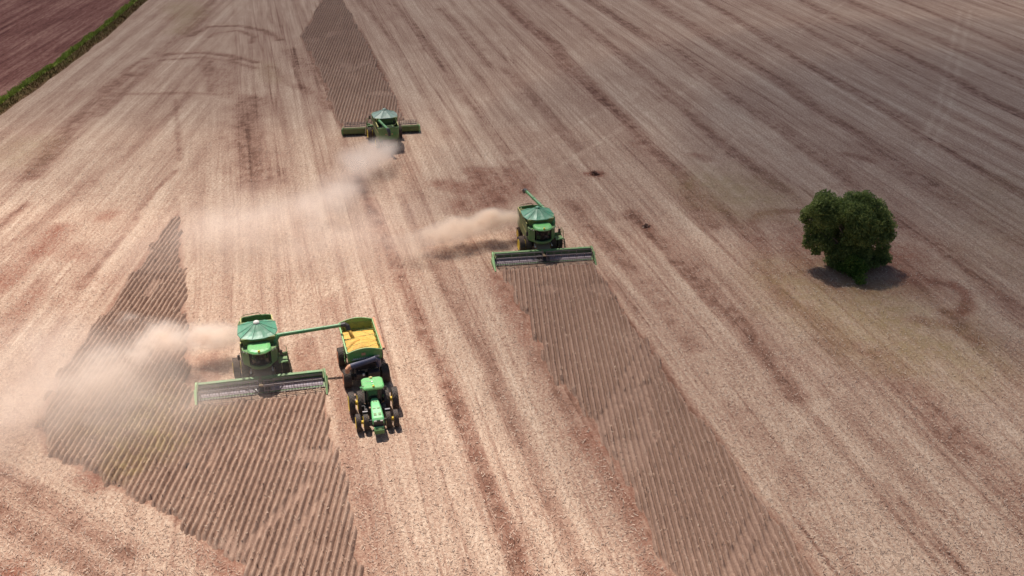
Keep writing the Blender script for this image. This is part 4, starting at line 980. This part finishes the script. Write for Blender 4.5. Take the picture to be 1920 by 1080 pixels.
# ------------------------------------------------------------------ tractor
def make_tractor(loc, rz):
    root = empty("tractor", loc, rz)
    tag(root, "green row-crop tractor with dual yellow-rimmed wheels pulling the grain cart", "tractor")
    c = MB(); c.box((0, 1.3, .95), (.6, 4.0, .55)); c.box((0, 0, 1.05), (1.1, .9, .8)); c.cyl((-2.0, .32, 1.03), (2.0, .32, 1.03), .14); c.cyl((-1.6, 3.05, .78), (1.6, 3.05, .78), .12); c.box((0, -1.0, .7), (.3, 1.1, .15)); c.box((0, 3.4, 1.15), (.7, 1.0, .5))
    c.build("chassis", M["black"], root)
    plan = [(-.72, -.55), (-.82, .5), (-.62, 1.0), (.62, 1.0), (.82, .5), (.72, -.55)]
    g = MB(); g.loft([[(x * .86, y, 1.35) for x, y in plan], [(x, y, 2.1) for x, y in plan], [(x * .95, y * .95, 3.0) for x, y in plan]]); cab = g.build("cab", M["glass"], root); cab.location = (0, .42, -.2)
    for x, y in plan:
        f = MB(); f.tube([(x * .87, y, 1.35), (x * 1.01, y * 1.01, 2.1), (x * .96, y * .96, 3.0)], .035, 5)
        f.build("window_post", M["black"], cab)
    r = MB(); rp = [(-.72, -.82), (-.92, -.6), (-.95, .7), (-.78, 1.02), (.78, 1.02), (.95, .7), (.92, -.6), (.72, -.82)]
    r.loft([[(x * .95, y * .95, 2.98) for x, y in rp], [(x, y, 3.06) for x, y in rp], [(x, y, 3.16) for x, y in rp], [(x * .9, y * .9, 3.24) for x, y in rp]])
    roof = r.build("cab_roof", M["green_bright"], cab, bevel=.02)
    b = MB(); b.lathe_z([(3.2, .1), (3.33, .11), (3.4, .05)], (-.02, .82, 0), 10); b.build("beacon", M["beacon"], roof, smooth=True)
    b = MB(); b.lathe_z([(3.22, .12), (3.3, .14), (3.36, .08)], (.05, -.65, 0), 10); b.box((.05, -.9, 3.1), (.3, .2, .12)); b.build("satellite_receiver", M["trim"], roof)
    b = MB(); b.lathe_z([(3.22, .09), (3.29, .08)], (.02, 0, 0), 10); b.tube([(.6, -.1, 3.25), (.1, -.05, 3.27)], .012, 4); b.box((0, .35, 3.25), (.18, .05, .03)); b.build("antenna", M["white"], roof)
    h = MB()
    def hr(y, w, zt, zb): return [(-w, y, zb), (-w, y, zt - .1), (-w * .75, y, zt), (w * .75, y, zt), (w, y, zt - .1), (w, y, zb)]
    h.loft([hr(1.55, .30, 2.05, 1.2), hr(2.0, .36, 2.03, 1.15), hr(3.0, .45, 1.96, 1.1), hr(4.2, .50, 1.80, 1.15), hr(4.36, .46, 1.68, 1.3)])
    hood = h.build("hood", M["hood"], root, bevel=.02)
    k = MB(); k.loft([hr(1.0, .16, 2.0, 1.2), hr(1.55, .28, 2.04, 1.2)]); k.build("cowl", M["green"], root)
    for s in (-1, 1):
        for c_, z_, r_ in (((s * .11, 2.0, 2.035), (.15, .16, .012), 0), ((s * .19, 3.0, 1.975), (.24, .12, .012), -4), ((s * .2, 3.75, 1.89), (.24, .3, .012), -8)):
            v = MB(); v.box(c_, z_, (math.radians(r_), 0, 0)); v.build("hood_vent", M["green"], hood)
    gr = MB(); gr.box((0, 4.36, 1.35), (.8, .08, .55)); gr.box((0, 4.3, 1.0), (.7, .4, .25)); gr.build("grille", M["black"], root)
    for s in (-1, 1):
        hl = MB(); hl.box((s * .26, 4.41, 1.6), (.22, .06, .1)); hl.build("headlight", M["white"], root)
    w = MB(); w.prism([(4.42, .6), (4.40, 1.0), (4.46, 1.08), (4.66, 1.08), (4.85, .92), (4.87, .6)], 'x', -.42, .42); wt = w.build("front_weight", M["green"], root, bevel=.02)
    w = MB(); w.box((0, 4.56, 1.095), (.84, .18, .03)); w.build("weight_top", M["hood"], wt)
    ex = MB(); ex.cyl((.82, 1.15, 1.5), (.82, 1.15, 2.5), .10); ex.cyl((.82, 1.15, 2.5), (.86, 1.0, 3.1), .055); ex.build("exhaust_stack", M["steel"], root)
    mi = MB(); mi.box((.98, .95, 2.85), (.26, .08, .22)); mi.cyl((.75, .9, 2.9), (1.0, .95, 2.9), .02, n=5); mi.build("mirror", M["hood"], root)
    mi = MB(); mi.box((-1.05, .98, 2.6), (.2, .06, .4)); mi.cyl((-.75, .9, 2.8), (-1.05, .98, 2.8), .02, n=5); mi.build("mirror", M["black"], root)
    for s in (-1, 1):
        a = MB(); rr = []
        for e in range(5):
            t = math.radians(35 + 12 * e); rr.append((3.05 - .9 * math.cos(t), .78 + .92 * math.sin(t)))
        pr = rr + [(y, z - .04) for y, z in rr[::-1]]
        a.prism([(y, z) for y, z in pr if True], 'x', s * .74, s * 1.16); a.build("front_fender", M["grey"], root)
        fe = MB(); rr = []
        for e in range(8):
            t = math.radians(15 + 17 * e); rr.append((.32 + 1.12 * -math.cos(t), 1.03 + 1.16 * math.sin(t)))
        pr = rr + [(y, z - .05) for y, z in rr[::-1]]
        fe.prism(pr, 'x', s * .62, s * .86); fe.build("rear_fender", M["green"], root)
        st = MB()
        for q in range(3): st.box((s * .95, 1.25, .6 + .35 * q), (.35, .35, .04))
        st.box((s * .72, 1.6, 1.0), (.4, .9, .6)); st.build("fuel_tank" if s > 0 else "step", M["black"], root)
        wheel(root, s * 1.88, .32, 1.03, .52, M["yellow"], M["rubber_clean"], s, lugs=20, rim_r=.62)
        wheel(root, s * 1.12, .32, 1.03, .52, M["yellow"], M["rubber_clean"], s, lugs=20, rim_r=.62)
        wheel(root, s * 1.60, 3.05, .77, .42, M["yellow"], M["rubber_clean"], s, lugs=18, rim_r=.46)
        wheel(root, s * .95, 3.05, .77, .42, M["yellow"], M["rubber_clean"], s, lugs=18, rim_r=.46)
        hb = MB(); hb.cyl((s * 1.2, .32, 1.03), (s * 1.62, .32, 1.03), .2); hb.cyl((s * 1.05, 3.05, .77), (s * 1.4, 3.05, .77), .16); hb.build("axle_hub", M["yellow"], root)
    return root
TR_RZ = math.radians(180 + 13); fw = Vector((-math.sin(TR_RZ), math.cos(TR_RZ), 0))
tl = P(710, 797, 1.12) - fw * 4.3
make_tractor(Vector((tl.x, tl.y, 0)), TR_RZ)

# ------------------------------------------------------------------ tree and shrub
def leaf_material(name, c0, c1, c2):
    m, nt, N, L, b = newmat(name)
    tc = N.new("ShaderNodeTexCoord"); ob = tc.outputs["Object"]
    f1 = noise(N, L, ob, 1.1, 3, .6); f2 = noise(N, L, ob, 6, 2, .6)
    v = math_(N, L, 'ADD', math_(N, L, 'MULTIPLY', f1, .6), math_(N, L, 'MULTIPLY', f2, .4))
    cr = N.new("ShaderNodeValToRGB"); L.new(v, cr.inputs[0]); e = cr.color_ramp.elements
    e[0].position = .38; e[0].color = (*c0, 1); e[1].position = .66; e[1].color = (*c2, 1); x = e.new(.5); x.color = (*c1, 1)
    L.new(cr.outputs[0], b.inputs["Base Color"]); b.inputs["Roughness"].default_value = .6; b.inputs["Specular IOR Level"].default_value = .2
    tl_ = N.new("ShaderNodeBsdfTranslucent"); L.new(cr.outputs[0], tl_.inputs[0]); ms = N.new("ShaderNodeMixShader"); ms.inputs[0].default_value = .5
    L.new(b.outputs[0], ms.inputs[1]); L.new(tl_.outputs[0], ms.inputs[2]); L.new(ms.outputs[0], N["Material Output"].inputs["Surface"])
    return m
def leaves(name, blobs, per, size, mat, parent, seed):
    r = np.random.default_rng(seed); cs = []
    for (c, rad, fl) in blobs:
        n = int(per * rad * rad); d = r.normal(size=(n, 3)); d /= np.linalg.norm(d, axis=1)[:, None]
        q = rad * (.30 + .76 * r.random(n) ** .7)[:, None] * d
        q *= (0.82 + .36 * vnoise(d[:, 0] * 2.5 + 20 + c[0], d[:, 1] * 2.5 + d[:, 2] * 2 + 20, seed))[:, None]
        q[:, 2] *= fl; cs.append(q + np.array(c))
    p = np.concatenate(cs); n = len(p); a = r.normal(size=(n, 3)); a /= np.linalg.norm(a, axis=1)[:, None]
    b = r.normal(size=(n, 3)); b = np.cross(a, b); b /= np.linalg.norm(b, axis=1)[:, None]
    s = size * (.6 + .8 * r.random(n))[:, None]
    co = np.stack([p - a * s, p + b * s * .55, p + a * s, p - b * s * .55], 1).astype(np.float32)
    me = bpy.data.meshes.new(name); me.vertices.add(n * 4); me.vertices.foreach_set("co", co.ravel())
    me.loops.add(n * 4); me.loops.foreach_set("vertex_index", np.arange(n * 4, dtype=np.int32))
    me.polygons.add(n); me.polygons.foreach_set("loop_start", np.arange(0, n * 4, 4, dtype=np.int32)); me.update(calc_edges=True)
    me.materials.append(mat); o = bpy.data.objects.new(name, me); COL.objects.link(o); o.parent = parent; return o
def make_tree():
    base = P(1594, 500); root = empty("broadleaf_tree", base)
    tag(root, "lone dark green broadleaf tree standing in the harvested field", "tree")
    D = base.y
    def at(px, py, dy):                       # crown survey: point of the vertical plane through the trunk, moved dy metres back
        v = (py - 540) / F; u = (px - 960) / F
        d = Vector((u, math.cos(TH) - v * math.sin(TH), -math.sin(TH) - v * math.cos(TH)))
        t = (D + dy) / d.y; return Vector((d.x * t, d.y * t, H + d.z * t)) - base
    B = []
    for (x, y, dy, r) in ((1548,378,0,1.25),(1535,392,-.6,1.1),(1518,398,.4,.9),(1508,410,.2,.55),(1562,390,1,1.2),(1600,378,.4,1.2),(1622,378,0,1.2),(1640,392,0,1.2),(1652,408,.3,1.1),(1662,425,.2,.95),(1664,442,0,.8),
                          (1590,398,-1,1.3),(1615,402,-1.2,1.3),(1635,420,-1.2,1.2),(1560,408,-1,1.05),(1540,415,-1,.9),(1605,425,-1.6,1.2),(1645,445,-.6,1.0),(1620,445,-1.5,1.1),(1655,465,.2,.75),(1590,445,-1.2,.85),
                          (1518,455,0,.75),(1532,448,-.4,.7),(1548,458,-.5,.9),(1560,470,-.3,.85),(1575,455,.8,1.0),(1600,465,-.8,.9),(1622,470,-.6,.9),(1640,480,.6,.5),(1662,485,.2,.6),(1655,492,-.3,.4),(1568,478,.4,.7),(1595,480,.6,.8),(1580,420,1.5,1.2),(1620,420,2,1.3),(1600,400,2.2,1.3),(1560,430,1.8,1.0),(1640,410,1.6,1.1),(1585,470,1.5,.9),(1570,492,-.4,.7),(1610,488,-.8,.9),(1590,485,-.6,.9),(1580,468,-.6,1.0),(1545,440,.3,1.0),(1530,470,.2,.55),(1640,492,-.2,.6),(1615,455,0,1.2),(1575,500,-.2,.9),(1612,500,-.4,1.0),(1632,488,0,.8),(1558,488,.2,.7),(1650,478,.2,.8),(1580,388,.2,1.1),(1575,400,0,1.1),(1525,425,0,.9),(1520,440,.1,.7)):
        B.append((at(x, y, dy), r * 1.08, .88))
    lm = leaf_material("tree_leaves", (.09, .125, .04), (.20, .26, .08), (.38, .42, .14))
    leaves("crown", B, 1050, .13, lm, root, 5)
    bark = paint("grey_bark", (.17, .13, .10), .9, .2)
    t = MB(); t.tube([(0, 0, -.2), (.05, 0, .6), (-.15, .1, 1.6), (-.1, 0, 2.5)], [.42, .34, .28, .24], 9); t.build("trunk", bark, root, smooth=True)
    for i, (c, r, fl) in enumerate(B[::2]):
        l = MB(); s = Vector((-.12, .03, 1.5 + .05 * (i % 8))); m1 = s.lerp(c, .45) + Vector((rnd.uniform(-.3, .3), rnd.uniform(-.3, .3), rnd.uniform(-.1, .3))); m2 = s.lerp(c, .75) + Vector((rnd.uniform(-.2, .2), rnd.uniform(-.2, .2), 0))
        l.tube([s, m1, m2, c], [.17, .10, .06, .025], 6); l.build("limb", bark, root, smooth=True)
    sb = P(1603, 520); r2 = empty("shrub", sb); tag(r2, "low yellow-green shrub at the foot of the lone tree", "shrub")
    sm = leaf_material("shrub_leaves", (.06, .12, .02), (.12, .20, .035), (.38, .40, .10))
    BB = [(Vector((-.5, .9, .7)), .9, .9), (Vector((.4, 1.0, .8)), .9, .9), (Vector((-.1, .2, .6)), .8, .8), (Vector((.3, -.6, .45)), .75, .8), (Vector((.1, -1.5, .3)), .6, .7), (Vector((-.2, .6, 1.5)), 1.0, .9), (Vector((.6, .3, 1.2)), .8, .9), (Vector((1.0, .8, .6)), .6, .8), (Vector((-1.2, 1.4, .6)), .6, .9)]
    leaves("foliage", BB, 700, .11, sm, r2, 9)
    st = MB()
    for c, r, fl in BB: st.tube([(0, .3, -.1), c * .5 + Vector((0, 0, .1)), c], [.05, .035, .015], 5)
    st.build("stem", bark, r2)
make_tree()

# ------------------------------------------------------------------ clumps lying in the field
def clump(px, py, s, label, col, seed):
    r = random.Random(seed); base = P(px, py); mb = MB()
    n = 60
    for k in range(n):
        a = r.uniform(0, math.tau); d = s * abs(r.gauss(0, .35)); x, y = d * math.cos(a) * 1.3, d * math.sin(a) * .8; h = s * .5 * math.exp(-d * d / s / s * 4)
        q = s * r.uniform(.07, .2); mb.box((x, y, h * r.uniform(.1, 1)), (q * 1.6, q * .6, q * .5), (r.uniform(-.6, .6), r.uniform(-.6, .6), r.uniform(0, 3)), taper=(.6, .5))
    o = mb.build("soil_clump", paint("clod_soil_%d" % seed, col, .95, .2, (.3, .2, .15), dscale=4)); o.location = base
    tag(o, label, "soil clump")
clump(1114, 327, 1.0, "dark reddish soil clump on the stubble right of the far harvester", (.12, .045, .03), 1)
clump(1211, 425, .8, "small dark clod pile on the stubble between the middle harvester and the tree", (.10, .045, .035), 2)
clump(354, 876, .75, "dark tangled clump lying among the uncut rows at lower left", (.09, .055, .05), 3)

# ------------------------------------------------------------------ clouds whose shade lies on the field
def volume_mat(name, dens, col=(1, 1, 1), anis=.5):
    m = bpy.data.materials.new(name); m.use_nodes = True; nt = m.node_tree; nt.nodes.clear()
    out = nt.nodes.new("ShaderNodeOutputMaterial"); v = nt.nodes.new("ShaderNodeVolumePrincipled")
    v.inputs["Density"].default_value = dens; v.inputs["Color"].default_value = (*col, 1); v.inputs["Anisotropy"].default_value = anis
    nt.links.new(v.outputs[0], out.inputs["Volume"]); return m, nt, v
def cloud(gx, gy, rx, ry, rz_, dens, z=420, rot_=0, label=""):
    mb = MB(); rings = []; n = 40
    for k in range(1, 20):
        t = math.pi * k / 20; rings.append([(rx * math.sin(t) * math.cos(math.tau * j / n), ry * math.sin(t) * math.sin(math.tau * j / n), rz_ * math.cos(t)) for j in range(n)])
    mb.loft(rings); m, nt, v = volume_mat("cloud_vapour", dens)
    o = mb.build("cloud", m, smooth=True); o.location = (gx - SX * z, gy - SY * z, z); o.rotation_euler = (0, 0, rot_)
    tag(o, label, "cloud", "clouds high above the field"); o["kind"] = "stuff"
cloud(20, 272, 330, 156, 32, .0140, 420, -0.06, "broad lower sheet of thin cloud whose shade lies across the far end of the field")
cloud(-10, 262, 300, 108, 32, .0095, 520, 0.03, "unseen second sheet of thin cloud added above the broad one to soften its shade edge at the far end of the field")  # added sheet, grades the edge of the far shade
cloud(97, 124, 112, 106, 30, .0170, 380, 0.12, "thin cloud whose soft shade covers the right of the field as far as the middle strip")
cloud(84, 136, 62, 66, 30, .018, 600, 0.2, "small unseen high cloud added to soften the shade edge and dim the sun round the lone tree")  # added to soften the right-hand shade and weaken sun on the tree

# ------------------------------------------------------------------ dust raised by the harvesters
def dust(name, label, blobs, dens, col=(1.0, .90, .81), nscale=.35, pad=1.15, lo=.43, hi=.64, anis=.0):
    """blobs: (centre, (rx,ry,rz), weight, yaw) ; one closed box with density falling off from each blob"""
    mn = Vector((1e9,) * 3); mx = Vector((-1e9,) * 3)
    for c, r, w, yaw in blobs:
        R = max(r[0], r[1])
        ex = abs(r[0] * math.cos(yaw)) + abs(r[1] * math.sin(yaw)); ey = abs(r[0] * math.sin(yaw)) + abs(r[1] * math.cos(yaw))
        for s in (-1, 1):
            p = Vector(c) + Vector((s * ex, s * ey, s * r[2]))
            mn = Vector(map(min, mn, p)); mx = Vector(map(max, mx, p))
    mn.z = max(mn.z, .06)
    m, nt, v = volume_mat(name + "_air", 0, col, anis); N, L = nt.nodes, nt.links
    geo = N.new("ShaderNodeNewGeometry"); pos = geo.outputs["Position"]
    nz = noise(N, L, pos, nscale * 1.35, 5, .66, (1, 1, 1.2))
    # warp
    wn_ = N.new("ShaderNodeTexNoise"); wn_.inputs["Scale"].default_value = nscale * .7; wn_.inputs["Detail"].default_value = 2; L.new(pos, wn_.inputs["Vector"])
    wv = N.new("ShaderNodeVectorMath"); wv.operation = 'SUBTRACT'; L.new(wn_.outputs["Color"], wv.inputs[0]); wv.inputs[1].default_value = (.5, .5, .5)
    tot = None
    for c, r, w, yaw in blobs:
        a = N.new("ShaderNodeVectorMath"); a.operation = 'SUBTRACT'; L.new(pos, a.inputs[0]); a.inputs[1].default_value = c
        ws = N.new("ShaderNodeVectorMath"); ws.operation = 'SCALE'; L.new(wv.outputs[0], ws.inputs[0]); ws.inputs["Scale"].default_value = min(r) * 1.1
        aw = N.new("ShaderNodeVectorMath"); aw.operation = 'ADD'; L.new(a.outputs[0], aw.inputs[0]); L.new(ws.outputs[0], aw.inputs[1])
        vr = N.new("ShaderNodeVectorRotate"); vr.rotation_type = 'Z_AXIS'; L.new(aw.outputs[0], vr.inputs["Vector"]); vr.inputs["Angle"].default_value = -yaw
        dv = N.new("ShaderNodeVectorMath"); dv.operation = 'DIVIDE'; L.new(vr.outputs[0], dv.inputs[0]); dv.inputs[1].default_value = r
        ln = N.new("ShaderNodeVectorMath"); ln.operation = 'LENGTH'; L.new(dv.outputs[0], ln.inputs[0])
        mr = N.new("ShaderNodeMapRange"); mr.interpolation_type = 'SMOOTHSTEP'; L.new(ln.outputs["Value"], mr.inputs[0])
        mr.inputs[1].default_value = 0.0; mr.inputs[2].default_value = 0.92; mr.inputs[3].default_value = w; mr.inputs[4].default_value = 0
        tot = mr.outputs[0] if tot is None else math_(N, L, 'ADD', tot, mr.outputs[0])
    nn = maprange(N, L, nz, lo, hi, 0.0, 1.0)
    # dense core stays filled, thin edges break up
    k = math_(N, L, 'MULTIPLY', tot, math_(N, L, 'ADD', nn, 0.08))
    L.new(math_(N, L, 'MULTIPLY', k, dens), v.inputs["Density"])
    mb = MB(); c = (mn + mx) / 2; s = mx - mn; mb.box(c, s); o = mb.build(name, m); m.cycles.volume_step_rate = 0.35 if hasattr(m, 'cycles') and hasattr(m.cycles, 'volume_step_rate') else 1
    tag(o, label, "dust", kind="stuff"); return o
def B_(px, py, z, r, w, yaw=0.0): return (tuple(P(px, py, z)), r, w, math.radians(yaw))
dust("dust_cloud", "pale dust blown left from the nearest harvester",
     [B_(432, 628, 2.4, (2.4, 1.6, 1.3), 2.6), B_(390, 632, 2.6, (3.4, 2.4, 1.8), 2.4), B_(335, 637, 2.8, (4.2, 3.0, 2.1), 1.9), B_(278, 640, 2.8, (4.5, 3.8, 2.4), 1.3, 20), B_(215, 680, 2.6, (5.5, 4.5, 2.4), .5, 35), B_(150, 725, 2.4, (6.5, 5.5, 2.3), .22, 40), B_(250,600,3.2,(3.5,1.2,1.2),.7,-15)],
     .85, nscale=.33)
dust("dust_cloud", "narrow tan dust plume trailing left behind the middle harvester",
     [B_(955, 412, 2.4, (2.2, 1.6, 1.3), 2.4), B_(915, 414, 2.6, (3.4, 2.4, 1.8), 2.2), B_(872, 424, 2.4, (3.6, 2.8, 1.7), 1.8), B_(828, 442, 2.0, (3.8, 3.0, 1.6), 1.0), B_(775, 458, 1.7, (5, 4, 1.5), .3)],
     1.5, (1.0, .88, .76), nscale=.32, lo=.36, hi=.62)
dust("dust_cloud", "billowing dust hanging behind the farthest harvester",
     [B_(735, 276, 2.2, (2.2, 3, 1.5), 1.7), B_(708, 286, 2.6, (4, 6, 2.2), 2.2), B_(675, 305, 2.6, (5, 7, 2.2), 1.4), B_(640, 345, 2.4, (5, 8, 2.2), .9), B_(605, 380, 2.2, (7, 9, 2.2), .6), B_(540, 400, 2.2, (9, 9, 2.2), .36), B_(450, 425, 2.2, (9, 10, 2.2), .36), B_(620, 450, 2, (10, 8, 2), .2)],
     .33, (1.0, .91, .83), nscale=.20, lo=.38, hi=.66)
dust("dust_haze", "faint veil of settling dust over the crop left of the nearest harvester",
     [B_(120, 760, 2.5, (22, 14, 3), 1.0), B_(300, 700, 2.5, (14, 12, 3), .8), B_(20, 700, 2.5, (16, 14, 3), .9)], .20, nscale=.12, lo=.3, hi=.7)
dust("dust_haze", "faint veil of settling dust between the three harvesters",
     [B_(480, 430, 2.5, (22, 20, 3), 1.0), B_(660, 430, 2.5, (16, 18, 3), .8), B_(330, 470, 2.5, (12, 14, 3), .5)], .08, nscale=.10, lo=.3, hi=.7)
print("OBJS", len(SC.objects))
